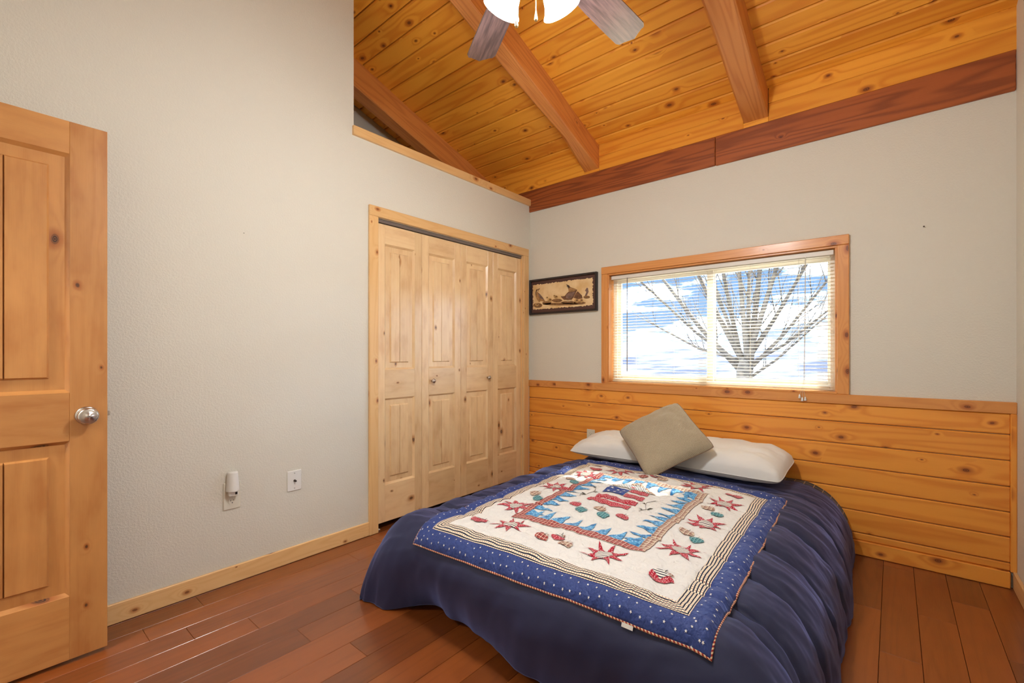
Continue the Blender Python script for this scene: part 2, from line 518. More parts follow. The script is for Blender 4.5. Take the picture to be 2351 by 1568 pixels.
col = n.mix(stripes(n, u, .05, .06), srgb(34, 32, 36), srgb(190, 150, 100))
col = n.mix(stripes(n, v, .05, .06), col, srgb(190, 150, 100)); cloth_out(n, col); M['sheet'] = m

m, n = mat('walnut_fan_blade'); u, v = n.uv()
g = n.noise(n.vec(n.mul(u, 5), n.mul(v, 60)), 1.0, 4.0, .6)
n.out(n.principled(n.mix(n.step(g, .35, .65), srgb(112, 86, 84), srgb(70, 54, 56)), .30, coat=1.0, coat_rough=.16)); M['blade'] = m
m, n = mat('frosted_shade')
p = n.principled((.95, .9, .8), .4, emit=(1.0, .86, .60), estr=7.0)
n.out(p); M['shade'] = m
m, n = mat('bulb_glow'); n.out(n.principled((1, 1, 1), .4, emit=(1.0, .84, .58), estr=10.0)); M['bulb'] = m

# ================================================================== the room shell
ZC0, SL = 2.895, 0.333                     # ceiling height at the window wall, slope
zc = lambda y: ZC0 - SL * y
XR = 3.06                                  # right wall
YB = -3.80                                 # wall behind the camera
XL = -0.96                                 # back of closet / loft

# ---- floor
floor = box('floor', M['dark'], -1.0, 3.2, -5.2, .15, -.12, -.022)
tag(floor, 'reddish brown hardwood plank floor', None, None, 'structure')
butts = {-1: -2.2, 0: -1.705, 1: -1.932, 2: -1.81, 3: -2.558, 4: -2.133, 5: -2.458, 6: -2.05, 7: -2.361, 19: -.679, 20: -1.045, 21: -.614, 22: -.363, 23: -.8}
for k in range(-1, 24):
    x0 = .018 + .1265 * k; x1 = x0 + .1265
    if k == -1: x0 = -.13
    if k == 23: x1 = XR + .01
    b0 = butts.get(k, -RNG.uniform(.2, 1.1))
    ys = [.0]
    y = b0
    while y < -.0: y += .947
    y -= .947
    while y > YB - .05:
        ys.append(y); y -= .947
    ys.append(YB - .05)
    for a, b in zip(ys[:-1], ys[1:]):
        if a - b < .01: continue
        box('plank', M['floor'], x0 + .0007, x1 - .0007, b + .0006, a - .0006, -.022, 0.0 - RNG.uniform(0, .0006), .0010, floor, 1)
hall_floor = box('floor_hall', M['floor'], -1.0, 3.2, -5.2, YB - .05, -.022, -.001, 0, None, 1)
tag(hall_floor, 'hardwood floor of the hall beyond the doorway', None, None, 'structure')

# ---- left wall with closet opening and open loft above
mb = MB().prism([(YB, 0), (-1.636, 0), (-1.636, 2.062), (-.112, 2.062), (-.112, 0), (0, 0), (0, 2.545), (-1.805, 2.545), (-1.805, zc(-1.805)), (YB, zc(YB))], 0, -.12, 0)
wl = mb.build('wall_left', M['wall']); tag(wl, 'cream textured wall with the closet opening and open loft ledge', None, None, 'structure')
chip = MB().lathe([(.0022, 0), (.0015, .001)], (0, -2.433, 1.798), (1, 0, 0), 8).build('wall_chip', M['dark'], wl)
# closet and loft shell
mb = MB()
mb.cbox(XL - .1, XL, -1.95, 0.1, 0, 3.7)
mb.cbox(XL, -.12, -1.95, -1.85, 0, 3.7)
wc = mb.build('wall_closet', M['wall']); tag(wc, 'shaded wall at the back of the open loft above the closet', None, None, 'structure')
lf = box('ceiling_closet', M['wall'], XL, -.12, -1.85, 0, 2.40, 2.50); tag(lf, 'loft floor over the closet', None, None, 'structure')
tr1 = empty('trim_1', (0.01, -.9, 2.535), 'pale pine ledge trim along the top of the low closet wall', None, None, 'structure')
box('ledge_board', M['trim'], -.115, .019, -1.815, -.004, 2.538, 2.596, .002, tr1, 1)

# ---- window wall
WX0, WX1, WZ0, WZ1 = .806, 2.334, .928, 1.818
mb = MB()
mb.cbox(XL - .1, WX0, 0, .14, 0, 2.484); mb.cbox(WX1, XR + .12, 0, .14, 0, 2.484)
mb.cbox(WX0, WX1, 0, .14, 0, WZ0); mb.cbox(WX0, WX1, 0, .14, WZ1, 2.484)
mb.cbox(XL - .1, XR + .12, .03, .14, 2.484, 2.96)
wb = mb.build('wall_back', M['wall']); tag(wb, 'cream wall around the window, pine boards along its top', None, None, 'structure')
seg = [(XL, -.648), (-.512, .583), (.722, 1.818), (1.966, XR + .02)]
for a, b in seg:
    box('plank', M['ceiling'], a, b, -.004, .028, 2.683, 2.8015, .004, wb, 0)
    box('plank', M['ceiling'], a, b, -.004, .028, 2.8025, 2.915, .004, wb, 0)
for a, b, c_ in ((-.648, -.512, 2.692), (.583, .722, 2.706), (1.818, 1.966, 2.718)):
    box('plank', M['ceiling'], a, b, -.004, .028, 2.683, c_, .001, wb, 0)
# ---- plate beam in two lengths
tg = 'plate beams along the window wall'
b1 = box('wall_beam', M['plate'], XL, 1.6385, -.013, .028, 2.482, 2.682, .004, None, 0)
tag(b1, 'dark red wall beam over the picture, left of the butt joint', 'beam', tg)
b2 = box('wall_beam', M['plate'], 1.6415, XR - .002, -.015, .028, 2.480, 2.682, .004, None, 0)
tag(b2, 'dark red wall beam over the window, right of the butt joint', 'beam', tg)

# ---- right wall, rear wall with doorway, hall
mb = MB().prism([(YB - .12, 0), (.0, 0), (.0, zc(0) + .1), (YB - .12, zc(YB) + .1)], 0, XR, XR + .12)
wr = mb.build('wall_right', M['wall']); tag(wr, 'cream wall at the right edge', None, None, 'structure')
DX0, DX1 = .215, 1.02
mb = MB().prism([(-.12, 0), (DX0, 0), (DX0, 2.06), (DX1, 2.06), (DX1, 0), (XR, 0), (XR, zc(YB)), (-.12, zc(YB))], 1, YB - .12, YB)
wf = mb.build('wall_front', M['wall']); tag(wf, 'cream wall with the doorway behind the viewer', None, None, 'structure')
mb = MB(); mb.cbox(-1.0, 3.2, -5.3, -5.2, 0, 2.6); mb.cbox(-1.1, -1.0, -5.3, YB - .12, 0, 2.6); mb.cbox(3.2, 3.3, -5.3, YB - .12, 0, 2.6)
hw = mb.build('wall_hall', M['wall']); tag(hw, 'cream hall walls beyond the doorway', None, None, 'structure')
hc = box('ceiling_hall', M['wall'], -1.1, 3.3, -5.3, YB - .12, 2.6, 2.7); tag(hc, 'flat hall ceiling', None, None, 'structure')
tr2 = empty('trim_2', (.6, YB, 0), 'pine casing around the entry doorway', None, None, 'structure')
for a, b, z0, z1 in ((DX0 - .066, DX0, 0, 2.06), (DX1, DX1 + .066, 0, 2.06), (DX0 - .066, DX1 + .066, 2.06, 2.126)):
    box('casing', M['trim'], a, b, YB - .0, YB + .016, z0, z1, .003, tr2)

# ---- sloped ceiling of tongue-and-groove boards
def slope(p):     # local (x, s, h): s = run along -y, h = height above the plane
    return Vector((p.x, -p.y, ZC0 + SL * p.y + p.z))
ce = MB().cbox(XL - .1, XR + .12, -.15, -YB + .12, .022, .12, xf=slope).build('ceiling', M['dark'])
tag(ce, 'sloped ceiling of orange pine boards', None, None, 'structure')
PIT = .1228
s0 = .07
edges = [-.0, s0]
while edges[-1] < -YB - .01: edges.append(edges[-1] + PIT)
edges[-1] = -YB
cuts = [XL, -.58, .652, 1.89, XR + .1]
for a, b in zip(edges[:-1], edges[1:]):
    j = [XL] + [c for c in cuts[1:-1] if RNG.random() < .55] + [XR + .1]
    for x0, x1 in zip(j[:-1], j[1:]):
        box('plank', M['ceiling'], x0, x1, a + .0036, b - .0036, 0, .022, .006, ce, 0, slope)

# ---- rafters
def rafter(name, x0, x1, depth, label, wane=0.0, wig=.004, seed=1):
    st = 60; P = []
    ys = np.linspace(0.0, -YB, st)
    rr = random.Random(seed)
    prof = []
    for i, s in enumerate(ys):
        wa = .012 + wane * (0.4 + 0.6 * max(0, math.sin(s * 2.1 + seed)) ) * min(1, .1 + s * 2.2)
        w1 = wig * (vnoise(s * 3, seed) - .5); w2 = wig * (vnoise(s * 3, seed + 5) - .5)
        ring = [(x0 + w1, .004), (x0 + w1, -depth + wa * .9), (x0 + wa * .8 + w1, -depth), (x1 - .008 + w2, -depth), (x1 + w2, -depth + .008), (x1 + w2, .004)]
        prof.append([(x, s, h) for x, h in ring])
    P = np.array([[tuple(slope(Vector(q))) for q in row] for row in prof])
    k = P.shape[1]
    lens = [0]
    for i in range(k - 1): lens.append(lens[-1] + math.dist(prof[0][i], prof[0][i + 1]))
    UV = np.array([[(ys[i] + seed * 3.3, lens[j] + seed) for j in range(k)] for i in range(st)])
    mb = MB().grid(P, UV)
    b = len(mb.v)
    mb.face(list(range(k))); mb.face([(st - 1) * k + j for j in range(k)])
    o = mb.build(name, M['rafter'])
    return tag(o, label, 'beam', 'ceiling rafters')
rafter('ceiling_beam', -.648, -.512, .205, 'reddish rafter in the loft above the closet ledge', .02, .008, 3)
rafter('ceiling_beam', .583, .722, .192, 'rafter with wavy waney edge behind the grey fan blade', .075, .008, 1)
rafter('ceiling_beam', 1.818, 1.966, .18, 'glossy rafter on the right side of the ceiling', .006, .003, 6)
rafter('ceiling_beam', XR + .006, XR + .14, .17, 'rafter half buried in the right wall top', .0, .002, 8)

# ---- baseboards
bb = box('baseboard_left', M['trim'], 0, .014, YB, -1.703, 0.001, .088, .003, None, 1); tag(bb, 'pine baseboard along the cream left wall', None, None, 'structure')
bb = box('baseboard_right', M['trim'], XR - .014, XR, YB, -.02, 0.001, .088, .003, None, 1); tag(bb, 'pine baseboard at the right wall', None, None, 'structure')
bb = box('baseboard_back', M['wainscot'], .0, 3.037, -.030, -.0, 0.001, .083, .003, None, 0); tag(bb, 'pine baseboard below the wainscot planks', None, None, 'structure')

# ---- wainscot
wn = empty('wainscot', (1.53, -.01, .083), 'knotty pine wainscot of horizontal boards under the window', None, None, 'structure')
lv = [.083, .125, .253, .378, .505, .635, .765, .872]
for a, b in zip(lv[:-1], lv[1:]):
    mb = MB(); mb.cbox(.0, 3.04, -.018, 0, a + .0018, b - .0018, .0055, 0)
    mb.build('plank', M['wainscot'], wn)
box('cap_rail', M['wintrim'], 0, XR, -.026, 0, .870, .928, .003, wn, 0)
box('end_trim', M['wainscot'], 3.037, XR, -.026, 0, .083, .870, .003, wn, 2)

# ---- doors
def leaf(parent, org, ax_a, nrm, width, rails, stile, th, m, field, ngroove, hinge=0.0):
    """a stile-and-rail door. org: bottom corner on the visible face; ax_a: unit vector along the width; nrm: out of the face"""
    org = Vector(org); A = Vector(ax_a); N = Vector(nrm)
    def xf(p): return org + A * p.x + N * p.y + Vector((0, 0, p.z))
    def bx(name, a0, a1, d0, d1, z0, z1, c, al, par):
        return MB().cbox(a0, a1, d0, d1, z0, z1, c, al, xf).build(name, m, par)
    z_lo, z_hi = rails[0][0], rails[-1][1]
    bx('stile', 0, stile, -th, 0, z_lo, z_hi, .0015, 2, parent)
    bx('stile', width - stile, width, -th, 0, z_lo, z_hi, .0015, 2, parent)
    for a, b in rails:
        bx('rail', stile, width - stile, -th + .0005, -.0003, a, b, .001, 0, parent)
    for (a0, a1), (b0, b1) in zip(rails[:-1], rails[1:]):
        p0, p1, z0, z1 = stile, width - stile, a1, b0
        rec = .014; mo = .012
        pan = bx('panel', p0 - .004, p1 + .004, -th + .006, -rec, z0 - .004, z1 + .004, 0, 2, parent)
        mb = MB()                                     # sloped sticking around the panel
        q = [(p0, z0), (p1, z0), (p1, z1), (p0, z1)]; qi = [(p0 + mo, z0 + mo), (p1 - mo, z0 + mo), (p1 - mo, z1 - mo), (p0 + mo, z1 - mo)]
        for pts, dep in ((q, -.001), (qi, -rec + .0002)):
            for a, z in pts: mb.v.append(xf(Vector((a, dep, z))))
        for i in range(4):
            j = (i + 1) % 4
            uu = [(q[i][1], .1), (q[j][1], .1), (q[j][1], .12), (q[i][1], .12)] if q[i][0] == q[j][0] else [(q[i][0], .1), (q[j][0], .1), (q[j][0], .12), (q[i][0], .12)]
            mb.face([i, j, 4 + j, 4 + i], [(a + 3.1, b + 5) for a, b in uu])
        mb.build('molding', m, pan)
        f0, f1, g0, g1 = p0 + field, p1 - field, z0 + field, z1 - field
        w = (f1 - f0) / ngroove
        for k in range(ngroove):                      # raised planks of the panel
            a0_, a1_ = f0 + w * k, f0 + w * (k + 1)
            bvl = .007
            l_in = bvl if k == 0 else .0025; r_in = bvl if k == ngroove - 1 else .0025
            mb = MB()
            outer = [(a0_, g0), (a1_, g0), (a1_, g1), (a0_, g1)]
            inner = [(a0_ + l_in, g0 + bvl), (a1_ - r_in, g0 + bvl), (a1_ - r_in, g1 - bvl), (a0_ + l_in, g1 - bvl)]
            for a, z in outer: mb.v.append(xf(Vector((a, -rec - .001, z))))
            for a, z in inner: mb.v.append(xf(Vector((a, -.005, z))))
            ou, ov = mb.off
            mb.face([4, 5, 6, 7], [(z + ou, a + ov) for a, z in inner])
            for i in range(4):
                j = (i + 1) % 4
                mb.face([i, j, 4 + j, 4 + i], [(outer[i][1] + ou, outer[i][0] + ov), (outer[j][1] + ou, outer[j][0] + ov), (inner[j][1] + ou, inner[j][0] + ov), (inner[i][1] + ou, inner[i][0] + ov)])
            mb.face([3, 2, 1, 0])
            mb.build('plank', m, pan)
    return xf

# entry door standing open along the left wall
d1 = empty('door_1', (.192, -3.39, .015), 'open knotty wooden entry door with round nickel knob', None, None, 'structure')
DW = .775
leaf(d1, (.209, -3.0, 0), (0, -1, 0), (1, 0, 0), DW, [(.015, .255), (.84, 1.023), (1.924, 2.047)], .108, .035, M['alder2'], .053, 4)
kb = MB().lathe([(.0, .0), (.033, 0), (.034, .004), (.031, .007), (.016, .010), (.013, .022), (.020, .030), (.029, .036), (.0315, .043), (.030, .049), (.024, .053), (.022, .0525), (.018, .0555), (.009, .056), (.008, .0585), (.0, .0585)],
                (.209, -3.061, .933), (1, 0, 0), 28, False).build('door_knob', M['nickel'], d1, True)
MB().lathe([(.004, .058), (.004, .0592)], (.209, -3.061, .933), (1, 0, 0), 12).build('lock_button', M['track'], kb)
box('latch_plate', M['nickel'], .181, .202, -3.001, -2.998, .905, .962, .001, d1)
box('latch_bolt', M['nickel'], .186, .197, -3.0, -2.990, .925, .942, .002, d1)

# bifold closet doors
lx = [-1.6265, -1.251, -.8655, -.4895, -.1135]
rl = [(.042, .29), (.868, 1.062), (1.907, 2.035)]
dlab = {2: 'left pair of knotty alder bifold closet doors, nearer the outlet', 3: 'right pair of knotty alder bifold closet doors, beside the corner'}
for num, (i0, kn) in ((2, (0, -1.159)), (3, (2, -.558))):
    d = empty('door_%d' % num, (-.04, (lx[i0] + lx[i0 + 2]) / 2, .042), dlab[num], None, None, 'structure')
    for i in (i0, i0 + 1):
        gp = .0012
        leaf(d, (-.020, lx[i] + gp, 0), (0, 1, 0), (1, 0, 0), lx[i + 1] - lx[i] - 2 * gp, rl, .063, .03, M['alder'], .046, 2)
    MB().lathe([(.0, 0), (.008, 0), (.007, .010), (.0085, .014), (.0155, .019), (.017, .025), (.014, .030), (.0, .032)], (-.020, kn, .970), (1, 0, 0), 20, False).build('closet_knob', M['nickel'], d, True)
tk = box('closet_track', M['track'], -.05, -.012, -1.634, -.114, 2.040, 2.061, .001, None, 1)
tag(tk, 'grey metal track above the bifold closet doors', 'track')
br = MB(); br.cbox(-.045, -.018, -1.628, -1.60, .001, .006, .001); br.cbox(-.036, -.026, -1.622, -1.612, .004, .040, .001)
br = br.build('pivot_bracket', M['whiteplastic']); tag(br, 'small pale floor pivot bracket under the left closet door', 'bracket')
tr3 = empty('trim_3', (.009, -.87, 0), 'pine casing around the bifold closet', None, None, 'structure')
box('casing', M['trim'], 0, .018, -1.703, -1.636, .001, 2.064, .003, tr3, 2)
box('casing', M['trim'], 0, .018, -.112, -.040, .001, 2.064, .003, tr3, 2)
box('casing', M['trim'], 0, .019, -1.703, -.040, 2.064, 2.131, .003, tr3, 1)
box('jamb', M['trim'], -.12, 0, -1.6365, -1.6275, .001, 2.062, .001, tr3, 2)
box('jamb', M['trim'], -.12, 0, -.1125, -.1115, .001, 2.062, .0, tr3, 2)

# ---- window
win = empty('window_1', (1.57, .05, WZ0), 'sliding window with pine casing behind open cream blinds', None, None, 'structure')
box('casing', M['wintrim'], .753, WX0 + .002, -.020, 0, .928, 1.818, .003, win, 2)
box('casing', M['wintrim'], WX1 - .002, 2.391, -.020, 0, .928, 1.818, .003, win, 2)
box('casing', M['wintrim'], .753, 2.391, -.021, 0, 1.8185, 1.877, .003, win, 0)
JT = .012
box('jamb', M['wintrim'], WX0, WX0 + JT, -.012, .075, WZ0 + JT, WZ1 - JT, .002, win, 2)
box('jamb', M['wintrim'], WX1 - JT, WX1, -.012, .075, WZ0 + JT, WZ1 - JT, .002, win, 2)
box('jamb', M['wintrim'], WX0, WX1, -.012, .075, WZ1 - JT, WZ1, .002, win, 0)
box('sill', M['wintrim'], WX0, WX1, -.022, .075, WZ0, WZ0 + JT, .002, win, 0)
def rect_frame(name, m, x0, x1, z0, z1, y0, y1, wl_, wr_, wb_, wt_, par, c=.003):
    mb = MB()
    mb.cbox(x0, x0 + wl_, y0, y1, z0, z1, c); mb.cbox(x1 - wr_, x1, y0, y1, z0, z1, c)
    mb.cbox(x0 + wl_, x1 - wr_, y0, y1, z0, z0 + wb_, c); mb.cbox(x0 + wl_, x1 - wr_, y0, y1, z1 - wt_, z1, c)
    return mb.build(name, m, par)
rect_frame('frame', M['vinyl'], WX0, WX1, WZ0, WZ1, .075, .138, .045, .045, .045, .045, win)
sl_ = rect_frame('sash', M['vinyl'], WX0 + .04, 1.600, WZ0 + .042, WZ1 - .042, .085, .105, .036, .045, .03, .03, win)
sr_ = rect_frame('sash', M['vinyl'], 1.560, WX1 - .03, WZ0 + .042, WZ1 - .042, .107, .127, .045, .030, .03, .03, win)
box('pane', M['glass'], WX0 + .07, 1.56, .093, .097, WZ0 + .068, WZ1 - .068, 0, sl_)
box('pane', M['glass'], 1.602, WX1 - .055, .115, .119, WZ0 + .068, WZ1 - .068, 0, sr_)

# ---- blinds
bl = empty('window_blind', (1.57, .035, .955), 'cream mini blind with open slats in front of the window', 'blind')
box('head_rail', M['vinyl'], .826, 2.314, .014, .046, 1.772, 1.801, .002, bl, 0)
box('bottom_rail', M['slat'], .832, 2.310, .022, .044, .946, .957, .003, bl, 0)
NS = 37
tilt = math.radians(-4.0)
def slat_mesh(tilt=tilt):
    mb = MB(); k = 5; wd = .0125
    for x in (-.737, .737):
        for t in (.0, -.0006):
            for i in range(k):
                a = -1 + 2 * i / (k - 1)
                yy = a * wd; zz = .0022 * (1 - a * a) + t
                mb.v.append(Vector((x, yy * math.cos(tilt) - zz * math.sin(tilt), -yy * math.sin(tilt) + zz)))
    for i in range(k - 1):
        mb.face([i, i + 1, 2 * k + i + 1, 2 * k + i]); mb.face([k + i, 3 * k + i, 3 * k + i + 1, k + i + 1])
    mb.face([0, 2 * k, 3 * k, k]); mb.face([k - 1, 2 * k - 1, 4 * k - 1, 3 * k - 1])
    return mb
s_first = {}
for i in range(NS):
    z = .968 + (1.762 - .968) * i / (NS - 1)
    kind_ = 1 if 1.31 < z < 1.50 else 0            # a few slats hang tipped further open
    if kind_ not in s_first:
        o = s_first[kind_] = slat_mesh(math.radians(-15.0) if kind_ else tilt).build('slat', M['slat'], bl, True)
    else:
        o = s_first[kind_].copy(); COL.objects.link(o); o.parent = bl
    o.location = Vector((1.571, .034, z)) - WLOC[bl]
for x in (.895, 1.03, 1.33, 1.63, 1.85, 2.13):
    mb = MB()
    for y in (.0215, .0465): mb.tube([(x, y, .956), (x, y, 1.773)], .0006, 4)
    mb.build('ladder_cord', M['cord'], bl)
MB().tube([(.968, .010, 1.03), (.968, .011, 1.40), (.968, .012, 1.775)], .0036, 6).build('tilt_wand', M['wand'], bl)
for dx, zt in ((-.014, .893), (0, .876), (.016, .880)):
    c_ = MB().tube([(2.169 + dx * .1, .012, 1.772), (2.166 + dx * .1, .010, 1.3), (2.163 + dx * .2, .004, 1.0), (2.158 + dx * .5, -.030, .938), (2.158 + dx, -.032, zt + .02)], .0009, 5).build('lift_cord', M['cord'], bl)
    MB().lathe([(.0025, .024), (.004, .022), (.0075, .002), (.0065, 0)], (2.158 + dx, -.034, zt), (0, 0, 1), 10).build('tassel', M['whiteplastic'], c_, True)

# ================================================================== bed
mt = empty('mattress', (1.49, -1.02, 0), 'low mattress hidden under the navy comforter', 'mattress')
def rounded_slab(x0, x1, y0, y1, z0, z1, r, seg=5):
    """box with rounded plan corners and soft top edge"""
    mb = MB(); rings = []
    def plan(ins):
        pts = []
        rr = max(r - ins, .01)
        for cx, cy, a0 in ((x1 - r, y1 - r, 0), (x0 + r, y1 - r, 90), (x0 + r, y0 + r, 180), (x1 - r, y0 + r, 270)):
            for k in range(seg + 1):
                a = math.radians(a0 + 90 * k / seg); pts.append((cx + rr * math.cos(a), cy + rr * math.sin(a)))
        return pts
    lv_ = [(z0, .02), (z0 + .02, 0), (z1 - .05, 0), (z1 - .02, .012), (z1, .05)]
    base = 0
    for z, ins in lv_:
        for p in plan(ins): mb.v.append(Vector((p[0], p[1], z)))
    k = 4 * (seg + 1)
    for i in range(len(lv_) - 1):
        for j in range(k):
            j2 = (j + 1) % k
            q = [i * k + j, i * k + j2, (i + 1) * k + j2, (i + 1) * k + j]
            mb.face(q, [(mb.v[a].x + mb.v[a].y, mb.v[a].z) for a in q])
    mb.face(list(reversed(range(k)))); top = [(len(lv_) - 1) * k + j for j in range(k)]
    mb.face(top, [(mb.v[a].x, mb.v[a].y) for a in top])
    return mb
rounded_slab(.80, 2.20, -1.94, -.125, .0, .16, .05).build('foundation', M['sheet'], mt, True)
rounded_slab(.79, 2.21, -1.95, -.115, .162, .355, .07).build('mattress_body', M['sheet'], mt, True)

XPL, XPR, YPF = .86, 2.14, -1.99
HT = .385
def prof_tab(r, H, p):
    th = np.linspace(0, PI / 2, 240)
    x = r * np.sin(th) ** (2 / p); z = H * np.cos(th) ** (2 / p)
    a = np.concatenate([[0], np.cumsum(np.hypot(np.diff(x), np.diff(z)))])
    return a, x, z / H
TL = prof_tab(.215, HT, 2.1); TR = prof_tab(.28, HT, 2.2); TF = prof_tab(.16, HT, 2.6)
SEAMS = np.array([-.12, -.41, -.70, -.99, -1.29, -1.58, -1.795, -1.87, -2.12])
def cover(p, q, wr=1.0):
    """comforter surface; p, q are cloth lengths across and along the bed (arrays)"""
    p, q = np.broadcast_arrays(np.asarray(p, float), np.asarray(q, float))
    dl = np.clip(XPL - p, 0, TL[0][-1]); dr = np.clip(p - XPR, 0, TR[0][-1]); df = np.clip(YPF - q, 0, TF[0][-1])
    X = np.clip(p, XPL, XPR) - np.interp(dl, TL[0], TL[1]) + np.interp(dr, TR[0], TR[1])
    Y = np.maximum(q, YPF) - np.interp(df, TF[0], TF[1])
    zx = np.interp(dl, TL[0], TL[2]) * np.interp(dr, TR[0], TR[2]); zy = np.interp(df, TF[0], TF[2])
    crown = .022 * (1 - np.clip(np.abs(p - 1.5) / .75, 0, 1) ** 2) * (1 - .5 * sstep(-1.3, -2.05, q))
    zh = .004 + .035 * sstep(.80, 1.0, X) * (1 - sstep(2.0, 2.3, X)) * sstep(.0, .2, df)
    zf = zx * zy
    Z = zh + (HT + crown - zh) * zf
    Y = Y + .13 * (1 - zy) ** 2 * sstep(.78, 1.02, X) * (1 - .55 * sstep(1.1, 1.7, X))      # foot tucks under
    # puffs between the stitched seams, folds down the sides
    qs_ = q + .05 * fbm(p * 2.5, q * 1.2, 71, 2) * (1 - sstep(.0, .1, df))
    i = np.clip(np.searchsorted(-SEAMS, -qs_) - 1, 0, len(SEAMS) - 2)
    a, b = SEAMS[i], SEAMS[i + 1]
    t = np.clip((a - qs_) / (a - b), 0, 1)
    sdist = np.minimum(np.abs(qs_ - a), np.abs(qs_ - b))
    puff = .029 * np.sin(PI * t) ** .28 * np.minimum(1, (a - b) / .25) * (1 - sstep(.0, .12, df)) * (1 - .65 * sstep(-.66, -.46, q))
    side = np.clip((dl + dr) / .25, 0, 1)
    onflat = (1 - sstep(.0, .1, df)) * (1 - .5 * sstep(-.66, -.46, q))
    puff = puff - .012 * np.exp(-(sdist / .009) ** 2) * onflat + .030 * fbm(p * 16, i * 3.7 + q * 3, 77, 2) * np.exp(-sdist / .07) * onflat
    wri = .030 * fbm(p * 4.2, q * 7.5 - p * 3.0, 5) - .028 * np.abs(fbm(p * 3.5 + 2, q * 16 - p * 4, 9, 2)) * (1 - .5 * side) + .006 * fbm(p * 11, q * 24, 10)
    wri = wri + side * (.022 * fbm(p * 2.5, q * 6 + p * 1.5, 21) + .004 * fbm(p * 4, q * 26 + p * 5, 22))
    foot = sstep(.03, .3, df)
    wri = wri * (1 - foot) + foot * (.075 * fbm(p * 5.5 + df * 1.5, df * 1.2, 31) - .03 * np.abs(fbm(p * 9 + df * 5, df * 2.2, 33, 2)))
    hgt = (puff + wri) * wr
    nx = (np.interp(dr, TR[0], 1 - TR[2] ** 1.5) - np.interp(dl, TL[0], 1 - TL[2] ** 1.5)); ny = -np.interp(df, TF[0], 1 - TF[2] ** 1.5)
    nz = np.maximum(np.minimum(zx, zy), .02) ** .7
    nn = np.sqrt(nx ** 2 + ny ** 2 + nz ** 2); nn[nn == 0] = 1
    Nn = np.stack([nx / nn, ny / nn, nz / nn], -1)
    P = np.stack([X, Y, Z], -1) + Nn * hgt[..., None]
    P[..., 2] = np.maximum(P[..., 2], .004)
    return P, Nn
pp = np.concatenate([np.linspace(XPL - TL[0][-1], XPL, 46)[:-1], np.linspace(XPL, XPR, 110)[:-1], np.linspace(XPR, XPR + TR[0][-1], 56)])
qq = np.concatenate([np.linspace(-.10, YPF, 330)[:-1], np.linspace(YPF, YPF - TF[0][-1], 56)])
Pg, Qg = np.meshgrid(pp, qq, indexing='ij')
CP, _ = cover(Pg, Qg)
cf = MB().grid(CP, np.stack([Pg, Qg], -1)).build('comforter', M['navy'], None, True)
tag(cf, 'navy blue quilted comforter covering the low bed', 'comforter')
Ps, Qs_ = np.meshgrid(pp[8:-20], np.linspace(-.034, -.16, 8), indexing='ij')
SP, SN = cover(Ps, Qs_, .3)
so = MB().grid(SP - SN * .004, np.stack([Ps, Qs_], -1)).build('bed_sheet', M['sheet'], None, True)
tag(so, 'dark plaid sheet edge showing between comforter and wainscot', 'sheet')
sm_ = cf.modifiers.new('thickness', 'SOLIDIFY'); sm_.thickness = .014; sm_.offset = -1

# ------------------------------------------------------------------ patchwork quilt
QW, QL, BD = 1.09, 1.40, .074
def quilt_pq(u, v):
    return 1.575 + (u - .5) * QW - .045 * (v - .5) * 1.0, -2.055 + v * QL + u * (.03 - .08 * v)
ub = BD / QW; vb = BD / QL
NU, NV = 200, 240
SB_U, SB_V = .052 / QW, .052 / QL
def seglin(b, sb, nb, ns, nf):
    e = [-b, 0, sb, 1 - sb, 1, 1 + b]; c = [nb, ns, nf, ns, nb]
    return np.concatenate([np.linspace(e[i], e[i + 1], c[i], endpoint=False) for i in range(5)] + [[e[5]]])
nB, nSt = 14, 10
uu = seglin(ub, SB_U, nB, nSt, 170); vv = seglin(vb, SB_V, nB, nSt, 214)
NU, NV = len(uu), len(vv)
Ug, Vg = np.meshgrid(uu, vv, indexing='ij')
qp, qq2 = quilt_pq(Ug, Vg)
QP, QN = cover(qp, qq2, .40)
eu = np.minimum(Ug + ub, 1 + ub - Ug) * QW; ev = np.minimum(Vg + vb, 1 + vb - Vg) * QL     # metres from the outer edge
ee = np.minimum(eu, ev)
ux, vx = Ug * QW, Vg * QL
inb = np.clip(ee / BD, 0, 1)
alongc = np.where(eu < ev, vx, ux)
h = .011 * np.sin(PI * np.clip(inb, 0, 1)) ** .7 * (inb < 1) + (.020 * fbm(alongc * 22, ee * 5, 41, 2) - .022 * np.abs(fbm(alongc * 15, ee * 4 + alongc * 2, 43, 2))) * (inb < 1) * np.sin(PI * np.clip(inb, 0, 1)) ** .5
field = sstep(0, .02, ee - BD)
h = h + field * (.004 + .018 * fbm(ux * 13, vx * 13, 51, 2) - .020 * np.abs(fbm(ux * 17 + vx * 5, vx * 11 - ux * 9, 52, 2)) + .008 * fbm(ux * 42, vx * 30, 53, 1))
sr_edges = sstep(0, .006, np.abs(ee - BD)) * sstep(0, .006, np.abs(ee - BD - .052))
h = h * (.25 + .75 * sr_edges)
edge = sstep(0, .02, ee)
QS = QP + QN * (.014 + .010 * edge + h)[..., None]
